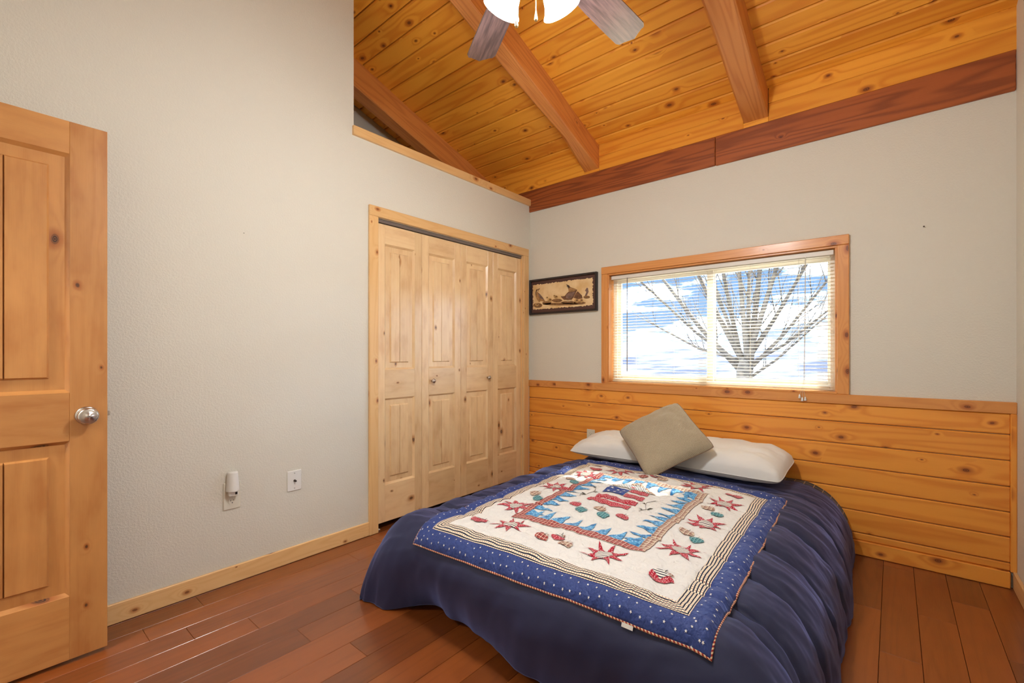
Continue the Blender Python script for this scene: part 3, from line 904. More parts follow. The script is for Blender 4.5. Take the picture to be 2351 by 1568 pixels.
# surface normals of the finished sheet
dU = np.gradient(QS, axis=0); dV = np.gradient(QS, axis=1)
QSN = np.cross(dU, dV); QSN /= np.linalg.norm(QSN, axis=-1, keepdims=True) + 1e-9
if QSN[..., 2].mean() < 0: QSN = -QSN
def qs(u, v, lift=0.0):
    fu = np.interp(u, uu, np.arange(NU)); fv = np.interp(v, vv, np.arange(NV))
    i = np.clip(np.floor(fu).astype(int), 0, NU - 2); j = np.clip(np.floor(fv).astype(int), 0, NV - 2)
    a = (fu - i)[..., None]; b = (fv - j)[..., None]
    def bl(A): return A[i, j] * (1 - a) * (1 - b) + A[i + 1, j] * a * (1 - b) + A[i, j + 1] * (1 - a) * b + A[i + 1, j + 1] * a * b
    return bl(QS) + bl(QSN) * lift
quilt = empty('patchwork_quilt', (1.575, -1.36, .40), 'patchwork quilt with red stars, apples and flag house on the comforter', 'quilt')
mb = MB().grid(QS, np.stack([ux, vx], -1))
body = mb.build('quilt_border', M['quiltnavy'], quilt, True)
sm_ = body.modifiers.new('thickness', 'SOLIDIFY'); sm_.thickness = .010; sm_.offset = -1

def piece(name, poly, m, parent, lift=.0022, step=.0055, rot=None, org=None, dome=0.0):
    """appliqué patch: polygon in (u,v) laid on the quilt surface"""
    poly = [(a * QW, b * QL) for a, b in poly]                  # metres
    step = min(step, .0055); lift = lift + .0012
    dense = []
    for i in range(len(poly)):
        a, b = poly[i], poly[(i + 1) % len(poly)]
        k = max(1, int(math.dist(a, b) / step))
        for t in range(k): dense.append((a[0] + (b[0] - a[0]) * t / k, a[1] + (b[1] - a[1]) * t / k))
    xs = [p[0] for p in dense]; ys = [p[1] for p in dense]
    inner = []
    def inside(x, y):
        c = False
        for i in range(len(poly)):
            (x1, y1), (x2, y2) = poly[i - 1], poly[i]
            if (y1 > y) != (y2 > y) and x < (x2 - x1) * (y - y1) / (y2 - y1) + x1: c = not c
        return c
    nx_ = int((max(xs) - min(xs)) / step) + 1; ny_ = int((max(ys) - min(ys)) / step) + 1
    for i in range(nx_):
        for j in range(ny_):
            x = min(xs) + (i + .5) * step; y = min(ys) + (j + .5) * step
            if inside(x, y) and (len(dense) > 150 or min((x - a) ** 2 + (y - b) ** 2 for a, b in dense) > (step * .45) ** 2): inner.append((x, y))
    pts = [Vector(p) for p in dense + inner]
    vs, _, fs, _, _, _ = delaunay_2d_cdt(pts, [], [list(range(len(dense)))], 1, 1e-6)
    V = np.array([(p[0], p[1]) for p in vs])
    P = qs(V[:, 0] / QW, V[:, 1] / QL, lift)
    mb = MB(); mb.v = [Vector(p) for p in P]
    c, s_ = (math.cos(rot), math.sin(rot)) if rot else (1, 0)
    for f in fs:
        mb.face(f, [(V[i, 0] * c + V[i, 1] * s_, -V[i, 0] * s_ + V[i, 1] * c) for i in f])
    return mb.build(name, m, parent, True)
def rect(u0, u1, v0, v1): return [(u0, v0), (u1, v0), (u1, v1), (u0, v1)]
UVq = np.stack([ux, vx], -1); QL1 = QS + QSN * .0015
i0, i1, j0, j1 = nB + nSt, NU - 1 - nB - nSt, nB + nSt, NV - 1 - nB - nSt
fo = MB().grid(QL1[i0:i1 + 1, j0:j1 + 1], UVq[i0:i1 + 1, j0:j1 + 1]).build('field', M['quiltwhite'], quilt, True)
mb = MB()
I0, I1, J0, J1 = nB, NU - 1 - nB, nB, NV - 1 - nB
for (x0, x1, y0, y1) in ((I0, I1, J0, j0), (I0, I1, j1, J1), (I0, i0, j0, j1), (i1, I1, j0, j1)):
    mb.grid(QL1[x0:x1 + 1, y0:y1 + 1], UVq[x0:x1 + 1, y0:y1 + 1])
mb.build('striped_border', M['stripeborder'], quilt, True)
# plaid frame
A0, A1, B0, B1 = .192, .775, .208, .862
a0, a1, b0, b1 = .228, .736, .246, .822
for poly, mm in (([(A0, B0), (A1, B0), (a1, b0), (a0, b0)], 'redplaid'), ([(A0, B1), (a0, b1), (a1, b1), (A1, B1)], 'tanplaid'),
                 ([(A0, B0), (a0, b0), (a0, b1), (A0, B1)], 'redplaid'), ([(A1, B0), (A1, B1), (a1, b1), (a1, b0)], 'tanplaid')):
    piece('plaid_border', poly, M[mm], quilt, .0030)
# sawtooth triangles
nN, nS = 8, 11
for k in range(nN):
    w_ = (a1 - a0) / nN; x = a0 + w_ * k
    piece('sawtooth', [(x + .004, b0), (x + w_ - .002, b0), (x + w_ * .75, b0 + .066)], M['blueprint'], quilt, .0034)
    piece('sawtooth', [(x + .002, b1), (x + w_ * .3, b1 - .066), (x + w_ - .004, b1)], M['blueprint'], quilt, .0034)
for k in range(nS):
    w_ = (b1 - b0) / nS; y = b0 + w_ * k
    piece('sawtooth', [(a0, y + .003), (a0 + .078, y + w_ * .6), (a0, y + w_ - .003)], M['blueprint'], quilt, .0034)
    piece('sawtooth', [(a1, y + .003), (a1, y + w_ - .003), (a1 - .078, y + w_ * .45)], M['blueprint'], quilt, .0034)
# stars
def star(u, v, rot, sc=1.0):
    R_, r_ = .097 * sc, .034 * sc
    pts = []
    for k in range(16):
        a = rot + PI * k / 8
        rad = (R_ * (1.0 if k % 4 == 0 else .86)) if k % 2 == 0 else r_ * 1.12
        pts.append((u + rad * math.cos(a) / QW, v + rad * math.sin(a) / QL))
    o = piece('star', pts, M['redprint'], quilt, .0036, .009)
    cpts = [(u + r_ * math.cos(rot + PI / 8 + PI * k / 4) / QW, v + r_ * math.sin(rot + PI / 8 + PI * k / 4) / QL) for k in range(8)]
    piece('star_center', cpts, M['ticking'], o, .0046, .009, PI / 2 + .15)
for u, v, r_ in ((.255, .142, .1), (.662, .146, .25), (.135, .292, .3), (.135, .547, .05), (.135, .79, .2), (.262, .925, .15), (.69, .925, .3), (.862, .79, .1), (.862, .552, .3), (.862, .295, .2)):
    star(u, v, r_ + PI / 8)
# apples
def apple(u, v, w_, hgt, mm, rot=0.0, top=False, leafside=1):
    pts = []
    for k in range(28):
        a = 2 * PI * k / 28
        x = math.cos(a); y = math.sin(a)
        dip = .17 * math.exp(-(x / .28) ** 2) * (1 if y > 0 else .35)
        y = y * (1 - dip)
        x *= 1 + .05 * y
        X_ = x * math.cos(rot) - y * math.sin(rot) * hgt / w_; Y_ = x * math.sin(rot) * w_ / hgt + y * math.cos(rot)
        pts.append((u + X_ * w_ / 2 / QW, v + Y_ * hgt / 2 / QL))
    o = piece('apple', pts, M[mm], quilt, .0042, .009)
    if top:
        tp = [(u + (a - u) * .97, v + (b - v) * .97) for a, b in pts[6:14]] + [(u - .02 * w_ / QW, v + .02 * hgt / QL)]
        piece('striped_top', tp, M['ticking'], o, .0054, .009, PI / 2)
    st_ = [(u - .01 * w_ / QW, v + .30 * hgt / QL), (u + .03 * w_ / QW, v + .30 * hgt / QL), (u + .10 * w_ / QW, v + .66 * hgt / QL), (u + .06 * w_ / QW, v + .68 * hgt / QL)]
    piece('stem', st_, M['stem'], o, .0052, .01)
    lf_ = [(u + .10 * w_ / QW, v + .42 * hgt / QL), (u + .24 * w_ / QW, v + .40 * hgt / QL), (u + .36 * w_ / QW, v + .50 * hgt / QL), (u + .22 * w_ / QW, v + .54 * hgt / QL)]
    piece('leaf', lf_, M['tanplaid'], o, .0052, .01)
for u, v in ((.118, .115), (.872, .118), (.872, .905), (.128, .895)):
    apple(u, v, .094, .070, 'redprint', -.42, v < .5)
for u, v, mm in ((.412, .135, 'redplaid'), (.462, .165, 'redprint'), (.515, .135, 'tanplaid'), (.41, .915, 'redplaid'), (.462, .945, 'redprint'), (.52, .912, 'tanplaid')):
    apple(u, v, .062, .056, mm, -.40, mm == 'redprint')
for u, v in ((.128, .415), (.135, .665), (.838, .672), (.845, .415)):
    apple(u - .015, v + .018, .066, .056, 'tanplaid', -.45); apple(u + .035, v - .02, .060, .050, 'teal', -.45)
for u, v, mm in ((.349, .418, 'redprint'), (.406, .382, 'teal'), (.462, .432, 'tanplaid'), (.508, .385, 'teal'), (.577, .412, 'redprint')):
    apple(u, v, .064, .054, mm, -.40)
# flag house
for v0, u0 in ((.487, .357), (.549, .357), (.610, .467), (.662, .467)):
    piece('flag_stripe', rect(u0, .560, v0, v0 + .034), M['redprint'], quilt, .0036)
cn = piece('flag_canton', rect(.357, .463, .612, .684), M['flagblue'], quilt, .0038)
for i in range(3):
    for j in range(2):
        cu, cv = .378 + i * .032, .632 + j * .032
        piece('canton_star', [(cu + (.011 if k % 2 == 0 else .005) * math.cos(PI / 2 + PI * k / 5) / QW, cv + (.011 if k % 2 == 0 else .005) * math.sin(PI / 2 + PI * k / 5) / QL) for k in range(10)], M['quiltwhite'], cn, .0048, .02)
rf = piece('roof', [(.345, .700), (.565, .700), (.458, .778)], M['ticking'], quilt, .0036, .01, .3)
piece('roof_edge', [(.330, .692), (.346, .692), (.460, .782), (.570, .692), (.588, .692), (.460, .800)], M['tanplaid'], rf, .0044)
hp = []
for k in range(24):
    a = 2 * PI * k / 24
    hp.append((.458 + .013 * math.sin(a) ** 3 / QW * 1.1, .722 + (.0130 * math.cos(a) - .005 * math.cos(2 * a) - .002 * math.cos(3 * a)) / QL))
piece('heart', hp, M['redprint'], rf, .0050)
# embroidered vines
for s_, u0 in ((1, .604), (-1, .312)):
    vn = np.linspace(0, 1, 16)
    vu = u0 + s_ * .012 * np.sin(vn * 7); vvv = .50 + .14 * vn
    o = MB().tube(qs(vu, vvv, .0035), .0009, 5).build('vine', M['stem'], quilt, True)
    for k, t in enumerate((.12, .35, .6, .85)):
        cu, cv = float(np.interp(t, vn, vu)), float(np.interp(t, vn, vvv)); d_ = s_ * (1 if k % 2 else -1)
        piece('vine_leaf', [(cu, cv), (cu + d_ * .012, cv + .004), (cu + d_ * .026, cv + .014), (cu + d_ * .012, cv + .013)], M['stem'], o, .0036, .02)
# printed stars of the blue border, too small to pick apart: one part
mb = MB(); rs = random.Random(5)
def tiny_star(u, v, r):
    b = len(mb.v); an = rs.uniform(0, 2)
    a = np.array([0] + [an + PI * k / 5 for k in range(10)]); rr = np.array([0] + [r if k % 2 == 0 else r * .42 for k in range(10)])
    for p in qs(u + rr * np.cos(a) / QW, v + rr * np.sin(a) / QL, .0016): mb.v.append(Vector(p))
    for k in range(10): mb.face([b, b + 1 + k, b + 1 + (k + 1) % 10])
for side in range(4):
    L = QW if side < 2 else QL
    nst = int((L + 2 * BD) / .034)
    for k in range(nst):
        for row, off in ((.020, 0), (.054, .5)):
            t = ((k + off + rs.uniform(-.15, .15)) * .034 - BD) / L; d_ = row + rs.uniform(-.005, .005)
            if side == 0: tiny_star(t, -d_ / QL, .0042)
            elif side == 1: tiny_star(t, 1 + d_ / QL, .0042)
            elif side == 2: tiny_star(-d_ / QW, t, .0042)
            else: tiny_star(1 + d_ / QW, t, .0042)
ps = mb.build('printed_stars', M['whiteplastic'], quilt); ps['kind'] = 'stuff'
# piping around the edge
et = np.linspace(0, 1, 80)[:-1]
lo_u, hi_u, lo_v, hi_v = -ub, 1 + ub, -vb, 1 + vb
cu = np.concatenate([lo_u + (hi_u - lo_u) * et, np.full(79, hi_u), hi_u + (lo_u - hi_u) * et, np.full(79, lo_u)])
cv = np.concatenate([np.full(79, lo_v), lo_v + (hi_v - lo_v) * et, np.full(79, hi_v), hi_v + (lo_v - hi_v) * et])
pts = qs(cu, cv, -.003)
MB().tube([Vector(p) for p in pts], .0045, 7, closed=True).build('piping', M['piping'], quilt, True)
tg_ = qs(np.array([.835, .868, .868, .835]), np.array([-vb, -vb, -vb, -vb]), -.004)
t0, t1 = Vector(tg_[0]), Vector(tg_[1])
mb = MB(); dn = Vector((0, -.004, -.012))
for p in (t0, t1, t1 + dn, t0 + dn): mb.v.append(p + Vector((0, -.004, 0)))
for p in (t0, t1, t1 + dn, t0 + dn): mb.v.append(p + Vector((0, -.0052, .0)))
mb.face([0, 1, 2, 3]); mb.face([7, 6, 5, 4])
for i in range(4): mb.face([i, (i + 1) % 4, 4 + (i + 1) % 4, 4 + i])
mb.build('care_tag', M['whiteplastic'], quilt)

# ------------------------------------------------------------------ pillows
def puffy(hx, hy, hz, pinch, n=40, pw=2.6, seed=1, wr=.012, ex=.5, bf=.9, pa=None, ea=None, cr=.08):
    t = np.linspace(-1, 1, n)
    A, B = np.meshgrid(np.sign(t) * np.abs(t) ** .85, np.sign(t) * np.abs(t) ** .85, indexing='ij')
    th = np.clip(1 - np.abs(A) ** (pa or pw), 0, 1) ** (ea or ex) * np.clip(1 - np.abs(B) ** pw, 0, 1) ** ex
    X = hx * A * (1 - pinch * (1 - B ** 2)) * (1 - cr * A ** 4 * B ** 4); Y = hy * B * (1 - pinch * (1 - A ** 2)) * (1 - cr * A ** 4 * B ** 4)
    rad = 1 - np.clip(th, 0, 1)
    W = wr * fbm(A * 3, B * 3, seed) * (.3 + th)
    edgew = .5 * wr * fbm(A * 14, B * 14, seed + 3) * rad
    top = np.stack([X, Y, hz * th + (W + edgew) * (th > 0)], -1); bot = np.stack([X, Y, -hz * th * bf + .3 * W * (th > 0)], -1)
    return top, bot, np.stack([X, Y], -1)
def put(top, bot, UV, Mx, name, m, label, cat, group=None, parent=None):
    mb = MB()
    def tx(P): return np.array([tuple(Mx @ Vector(p)) for p in P.reshape(-1, 3)]).reshape(P.shape)
    mb.grid(tx(top), UV); mb.grid(tx(bot)[::-1], UV[::-1])
    o = mb.build(name, m, parent, True)
    if label: tag(o, label, cat, group)
    return o
def edge_loop(top, Mx):
    L = list(top[:, 0]) + list(top[-1, 1:]) + list(top[-2::-1, -1]) + list(top[0, -2:0:-1])
    return [Mx @ Vector(p) for p in L]
def pillow_at(cx, cy, cz, hx, hy, hz, rx, rz, seed, label, pa=None, ea=None):
    top, bot, UV = puffy(hx, hy, hz, .05, 46, 3.2, seed, .034, .42, .45, pa, ea)
    Mx = Matrix.Translation((cx, cy, cz)) @ Matrix.Rotation(rz, 4, 'Z') @ Matrix.Rotation(rx, 4, 'X')
    e = empty('bed_pillow', (cx, cy, cz - hz), label, 'pillow', 'white pillows at the head of the bed')
    put(top, bot, UV, Mx, 'pillow_body', M['pillow'], None, None, None, e)
    MB().tube(edge_loop(top, Mx), .0022, 5, closed=True).build('seam', M['pillow'], e, True)
pillow_at(1.07, -.285, .474, .345, .215, .118, math.radians(6), math.radians(4), 2, 'white bed pillow left of the taupe cushion, nearer the closet', 1.9, .62)
pillow_at(1.785, -.258, .486, .350, .22, .118, math.radians(8), math.radians(-2), 7, 'white bed pillow right of the taupe cushion')

top, bot, UV = puffy(.232, .232, .105, .075, 44, 2.4, 4, .03, .5, .5)
lean = math.radians(43)
Mx = Matrix.Translation((1.462, -.490, .626)) @ Matrix.Rotation(math.radians(4), 4, 'Z') @ Matrix.Rotation(lean, 4, 'X') @ Matrix.Rotation(math.radians(45 - 4), 4, 'Z')
cu_ = empty('throw_cushion', (1.47, -.60, .43), 'square taupe woven cushion standing on its corner against the pillows', 'cushion')
put(top, bot, UV, Mx, 'cushion_body', M['cushion'], None, None, None, cu_)
MB().tube(edge_loop(top, Mx), .003, 6, closed=True).build('piping', M['cushion_back'], cu_, True)

# ================================================================== wall fittings
def plate(parent, xf, w_, h_, m, c=.003):
    MB().cbox(-w_ / 2, w_ / 2, -h_ / 2, h_ / 2, 0, .006, c, None, xf).build('face_plate', m, parent)
def receptacle(parent, xf, dz, m):
    mb = MB(); poly = []
    for k in range(24):
        a = 2 * PI * k / 24; x = .0172 * math.cos(a); z = .0172 * math.sin(a)
        poly.append((max(-.0172, min(.0172, x)), max(-.0145, min(.0145, z)) + dz))
    f = mb.prism(poly, 2, .003, .0078, xf=xf).build('receptacle', m, parent)
    MB().cbox(-.0085, -.0065, .000 + dz, .0085 + dz, .0079, .0083, 0, None, xf).build('slot', M['slot'], f)
    MB().cbox(.0055, .0075, .001 + dz, .0075 + dz, .0079, .0083, 0, None, xf).build('slot', M['slot'], f)
    MB().prism([(.0025 * math.cos(2 * PI * k / 10), -.008 + dz + .0025 * math.sin(2 * PI * k / 10)) for k in range(10)], 2, .0079, .0083, xf=xf).build('slot', M['slot'], f)
def on_left(y, z):  return lambda p: Vector((p.z, y + p.x, z + p.y))
def on_back(x, z, y0): return lambda p: Vector((x + p.x, y0 - p.z, z + p.y))
o1 = empty('wall_outlet', (0, -2.490, .377), 'almond duplex outlet plate holding the night light on the left wall', 'outlet')
xf = on_left(-2.490, .4465); plate(o1, xf, .080, .139, M['plastic']); receptacle(o1, xf, -.028, M['plastic']); receptacle(o1, xf, .020, M['plastic'])
MB().lathe([(.003, .006), (.0026, .0075)], xf(Vector((0, -.004, 0))) - Vector((0, 0, 0)), (1, 0, 0), 10).build('screw', M['nickel'], o1)
nl = empty('night_light', (.03, -2.490, .46), 'small white plug-in night light with a tapered shade', 'night light')
mb = MB().cbox(.0085, .036, -2.512, -2.470, .449, .478, .004).build('plug_body', M['whiteplastic'], nl)
MB().cbox(.036, .0375, -2.486, -2.476, .456, .470, .001).build('sensor', M['slot'], nl)
mb = MB(); seg_ = 16
for rr, z in ((.030, .474), (.0305, .478), (.0235, .566), (.021, .570)):
    for k in range(seg_):
        a = PI * k / (seg_ - 1) - PI / 2
        mb.v.append(Vector((.012 + 1.35 * rr * max(0, math.cos(a)), -2.491 + rr * math.sin(a), z)))
for i in range(3):
    for k in range(seg_):
        k2 = (k + 1) % seg_; mb.face([i * seg_ + k, i * seg_ + k2, (i + 1) * seg_ + k2, (i + 1) * seg_ + k])
mb.face(list(reversed(range(seg_)))); mb.face([3 * seg_ + k for k in range(seg_)])
mb.build('shade', M['whiteplastic'], nl, False)
o2 = empty('cable_plate', (0, -2.174, .398), 'white cable jack plate on the left wall beside the night light', 'wall plate')
xf = on_left(-2.174, .455); plate(o2, xf, .078, .114, M['whiteplastic'])
MB().lathe([(.0065, .006), (.0065, .010), (.0048, .010), (.0048, .022), (.003, .0222)], (0, -2.174, .455), (1, 0, 0), 12).build('coax_jack', M['bronze'], o2)
for dz in (.042, -.042): MB().lathe([(.003, .006), (.0026, .0075)], (0, -2.174, .455 + dz), (1, 0, 0), 8).build('screw', M['nickel'], o2)
o3 = empty('wall_outlet', (.657, -.02, .426), 'almond duplex outlet in the pine wainscot behind the bed', 'outlet')
xf = on_back(.657, .482, -.018); plate(o3, xf, .076, .114, M['plastic']); receptacle(o3, xf, -.021, M['plastic']); receptacle(o3, xf, .021, M['plastic'])
nail = MB().lathe([(.0015, 0), (.0015, .010), (.004, .010), (.004, .0115)], (2.718, 0, 1.863), (0, -1, 0), 8).build('wall_nail', M['bronze'])
tag(nail, 'tiny dark nail in the cream wall right of the window', 'nail')

# ------------------------------------------------------------------ quail picture
pic = empty('picture_frame', (.364, -.012, 1.527), 'framed wide print of brown quail on torn-edge paper', 'picture')
PX0, PX1, PZ0, PZ1 = .013, .715, 1.528, 1.849
rect_frame('frame', plain('black_frame', srgb(34, 28, 30), .3), PX0, PX1, PZ0, PZ1, -.030, -.001, .017, .017, .017, .017, pic, .002)
box('mat_board', plain('brown_mat', srgb(88, 58, 50), .7), PX0 + .014, PX1 - .014, -.014, -.004, PZ0 + .014, PZ1 - .014, 0, pic)
def pz(x, y):
    a = (x - 180) / 1520.; t_ = 440 - 195 * a; b_ = 1220 - 105 * a
    return (PX0 + a * (PX1 - PX0), PZ0 + (b_ - y) / (b_ - t_) * (PZ1 - PZ0))
m, n = mat('aged_paper'); o_ = n.obj()
n.out(n.principled(n.mix(n.step(n.noise(o_, 9.0, 3.0), .35, .7), srgb(240, 212, 164), srgb(222, 184, 126)), .7)); M['paper'] = m
def flat(name, pts, m, parent, dep):
    mb = MB(); mb.v = [Vector((p[0], -.014 - dep, p[1])) for p in pts] + [Vector((p[0], -.0139 - dep + .0004, p[1])) for p in pts]
    k = len(pts); mb.face(list(range(k))); mb.face([k + i for i in reversed(range(k))])
    for i in range(k): mb.face([i, (i + 1) % k, k + (i + 1) % k, k + i])
    return mb.build(name, m, parent)
rq = random.Random(3); edge_ = []
cor = [(245, 550), (1605, 375), (1608, 998), (258, 1100)]
for i in range(4):
    a, b = cor[i], cor[(i + 1) % 4]; k = 60 if i % 2 == 0 else 26
    for t in range(k):
        j = rq.uniform(-13, 13) * (1 if t else 0)
        edge_.append(pz(a[0] + (b[0] - a[0]) * t / k + (j if i % 2 else 0), a[1] + (b[1] - a[1]) * t / k + (0 if i % 2 else j)))
paper = flat('print', edge_, M['paper'], pic, .0008)
def qcol(r, g, b):
    m_, n_ = mat('paint'); o2_ = n_.obj()
    c_ = srgb(r, g, b)
    n_.out(n_.principled(n_.mix(n_.step(n_.noise(o2_, 45.0, 3.0), .35, .65), c_, tuple(x * .6 for x in c_)), .7)); return m_
C = dict(shade=qcol(150, 108, 66), tan=qcol(186, 140, 88), brown=qcol(128, 88, 60), grey=qcol(142, 112, 100), dark=qcol(62, 42, 36), pale=qcol(232, 206, 160), chick=qcol(212, 168, 104))
def ell(cx, cy, rx, ry, k=18): return [(cx + rx * math.cos(2 * PI * i / k), cy + ry * math.sin(2 * PI * i / k)) for i in range(k)]
def paint(shape, key, dep): flat('painted_shape', [pz(*p) for p in shape], C[key], paper, dep)
for e_ in ((370, 1000, 110, 55), (590, 945, 110, 38), (830, 890, 120, 40), (1090, 935, 170, 34), (1330, 945, 130, 34), (1480, 815, 70, 34), (900, 970, 420, 30)):
    paint(ell(*e_), 'shade', .0010)
paint([(1290, 680), (1380, 775), (1395, 840), (1300, 860), (1200, 830), (1250, 730)], 'brown', .0013)
paint([(1440, 790), (1475, 700), (1445, 668), (1480, 605), (1505, 605), (1512, 645), (1522, 690), (1490, 775)], 'grey', .0013)
paint([(315, 720), (330, 650), (365, 630), (395, 645), (390, 690), (370, 705), (440, 760), (500, 830), (540, 890), (575, 925), (520, 915), (440, 905), (400, 935), (370, 890), (330, 830), (315, 760)], 'tan', .0014)
paint([(372, 706), (440, 760), (500, 830), (535, 885), (450, 850), (395, 780)], 'grey', .0017)
paint([(316, 722), (328, 655), (362, 632), (340, 680), (330, 740), (335, 820)], 'dark', .0017)
paint([(380, 640), (410, 618), (420, 628), (396, 652)], 'dark', .0019)
paint([(345, 690), (372, 660), (385, 690), (365, 705)], 'pale', .0018)
paint([(920, 795), (1000, 790), (1060, 720), (1092, 690), (1085, 620), (1048, 575), (1060, 540), (1100, 545), (1130, 590), (1200, 610), (1280, 650), (1240, 740), (1200, 820), (1150, 880), (1060, 895), (990, 875), (920, 810)], 'brown', .0015)
paint([(1092, 690), (1090, 625), (1130, 600), (1200, 615), (1275, 652), (1180, 690)], 'tan', .0018)
paint([(1040, 760), (1110, 710), (1240, 690), (1190, 800), (1100, 850), (1030, 830)], 'grey', .0018)
paint([(1052, 575), (1062, 545), (1100, 548), (1112, 580), (1085, 600)], 'dark', .0019)
paint([(1030, 524), (1075, 534), (1062, 552)], 'dark', .0020)
paint([(1050, 572), (1080, 580), (1075, 600), (1060, 595)], 'pale', .0021)
paint([(1000, 870), (1080, 880), (1150, 870), (1170, 900), (1060, 915)], 'pale', .0018)
for cx, cy, rx, ry in ((660, 882, 55, 46), (598, 824, 26, 22), (806, 808, 48, 34), (766, 782, 22, 18), (1265, 893, 50, 44), (1366, 893, 44, 44), (350, 985, 40, 40)):
    paint(ell(cx, cy, rx, ry), 'chick', .0016); paint(ell(cx + rx * .2, cy - ry * .25, rx * .5, ry * .35, 12), 'brown', .0019)

# ================================================================== ceiling fan
FX, FY, FZ = 1.662, -2.136, 2.572
fan = empty('ceiling_fan', (FX, FY, FZ), 'ceiling fan with dark wood blades and lit frosted glass shades', 'ceiling fan')
ztop = zc(FY)
MB().lathe([(.0, .0), (.070, 0), (.068, -.03), (.045, -.075), (.018, -.09), (.0, -.09)], (FX, FY, ztop - .03), (0, 0, 1), 24, False).build('canopy', M['bronze'], fan, True)
MB().tube([(FX, FY, ztop - .1), (FX, FY, FZ + .14)], .0125, 12).build('downrod', M['bronze'], fan, True)
MB().lathe([(.0, .15), (.04, .15), (.075, .125), (.115, .10), (.125, .07), (.12, .03), (.09, .005), (.06, -.01), (.0, -.01)], (FX, FY, FZ), (0, 0, 1), 32, False).build('motor_housing', M['bronze'], fan, True)
MB().lathe([(.0, -.01), (.055, -.01), (.062, -.05), (.058, -.09), (.035, -.115), (.012, -.135), (.0, -.14)], (FX, FY, FZ), (0, 0, 1), 28, False).build('light_kit', M['bronze'], fan, True)
Fd = Vector((-math.sin(math.radians(40)), math.cos(math.radians(40)), 0)); Rd = Vector((Fd.y, -Fd.x, 0))
def bdir(deg): a = math.radians(deg); return Fd * math.cos(a) + Rd * math.sin(a)
pitch = math.radians(-11)
outl = [(.19, .045), (.26, .056), (.40, .064), (.55, .068), (.642, .069), (.660, .060), (.663, .045), (.674, .022), (.686, .0)]
for k, ang in enumerate((-19.2, 43.9, 103, 162, 221, 281)):
    dr = bdir(ang); sd_ = Vector((-dr.y, dr.x, 0)); nrm = Vector((0, 0, 1))
    s2 = sd_ * math.cos(pitch) + nrm * math.sin(pitch); n2 = nrm * math.cos(pitch) - sd_ * math.sin(pitch)
    pts = [(r, w_) for r, w_ in outl] + [(r, -w_) for r, w_ in reversed(outl[:-1])]
    mb = MB(); m_ = len(pts)
    for h_ in (-.003, .003):
        for r, w_ in pts: mb.v.append(Vector((FX, FY, FZ)) + dr * r + s2 * w_ + n2 * h_)
    mb.face(list(range(m_)), [(r + k, w_ + k * .7) for r, w_ in pts]); mb.face([m_ + i for i in reversed(range(m_))], [(r + k, w_ + k * .7) for r, w_ in reversed(pts)])
    for i in range(m_): mb.face([i, (i + 1) % m_, m_ + (i + 1) % m_, m_ + i])
    bo = mb.build('blade', M['blade'], fan)
    mb = MB()
    for r0, r1, w0, w1 in ((.085, .17, .016, .022), (.17, .25, .022, .036)):
        b = len(mb.v)
        for h_ in (.0035, .010):
            for r, w_ in ((r0, w0), (r1, w1), (r1, -w1), (r0, -w0)): mb.v.append(Vector((FX, FY, FZ)) + dr * r + s2 * w_ + n2 * h_)
        for q in ((0, 1, 2, 3), (7, 6, 5, 4), (0, 4, 5, 1), (1, 5, 6, 2), (2, 6, 7, 3), (3, 7, 4, 0)): mb.face([b + i for i in q])
    mb.build('blade_arm', M['bronze'], bo)
for k in range(3):
    dr = bdir(60 + 120 * k)
    o = Vector((FX, FY, FZ - .075)) + dr * .050
    ax = (dr * .55 + Vector((0, 0, -1))).normalized()
    sh = MB().lathe([(.020, .0), (.022, .02), (.034, .05), (.044, .085), (.050, .115), (.060, .138), (.068, .148), (.0655, .149), (.057, .139), (.047, .116), (.041, .086), (.031, .051), (.018, .022), (.0, .02)], o, ax, 28, False).build('glass_shade', M['shade'], fan, True)
    MB().lathe([(.0, .022), (.012, .024), (.014, .045), (.024, .075), (.026, .09), (.018, .108), (.0, .114)], o, ax, 16, False).build('bulb', M['bulb'], sh, True)
    MB().lathe([(.0, -.012), (.024, -.012), (.026, .004), (.022, .016), (.0, .016)], o, ax, 18, False).build('socket', M['bronze'], sh, True)
    ld = bpy.data.lights.new('fan_bulb', 'POINT'); ld.energy = FAN_POWER; ld.color = (.96, 1.0, 1.04); ld.shadow_soft_size = .04
    lo_ = bpy.data.objects.new('fan_bulb', ld); COL.objects.link(lo_); lo_.parent = fan; lo_.location = o + ax * .165 - Vector((FX, FY, FZ))
def cam_pt(x, y, depth):
    return CAM + (Fd + Rd * ((x - 1175.5) / 1043) + Vector((0, 0, (812 - y) / 1043))) * depth
for (x, yb, dpt) in ((1186, 63, 1.50), (1230.5, 48, 1.52)):
    pb = cam_pt(x, yb, dpt)
    ch = MB()
    zt = FZ - .12
    nb_ = int((zt - pb.z - .03) / .0042)
    for i in range(nb_):
        ch.lathe([(.0004, -.0019), (.0015, -.001), (.0019, 0), (.0015, .001), (.0004, .0019)], (pb.x, pb.y, pb.z + .037 + i * .0042), (0, 0, 1), 6)
    co = ch.build('pull_chain', M['brass'], fan, True)
    MB().lathe([(.0, 0), (.0048, .0008), (.0056, .006), (.0050, .014), (.0032, .026), (.0018, .035), (.0015, .038), (.0, .038)], pb, (0, 0, 1), 14, False).build('pendant', M['brass'], co, True)

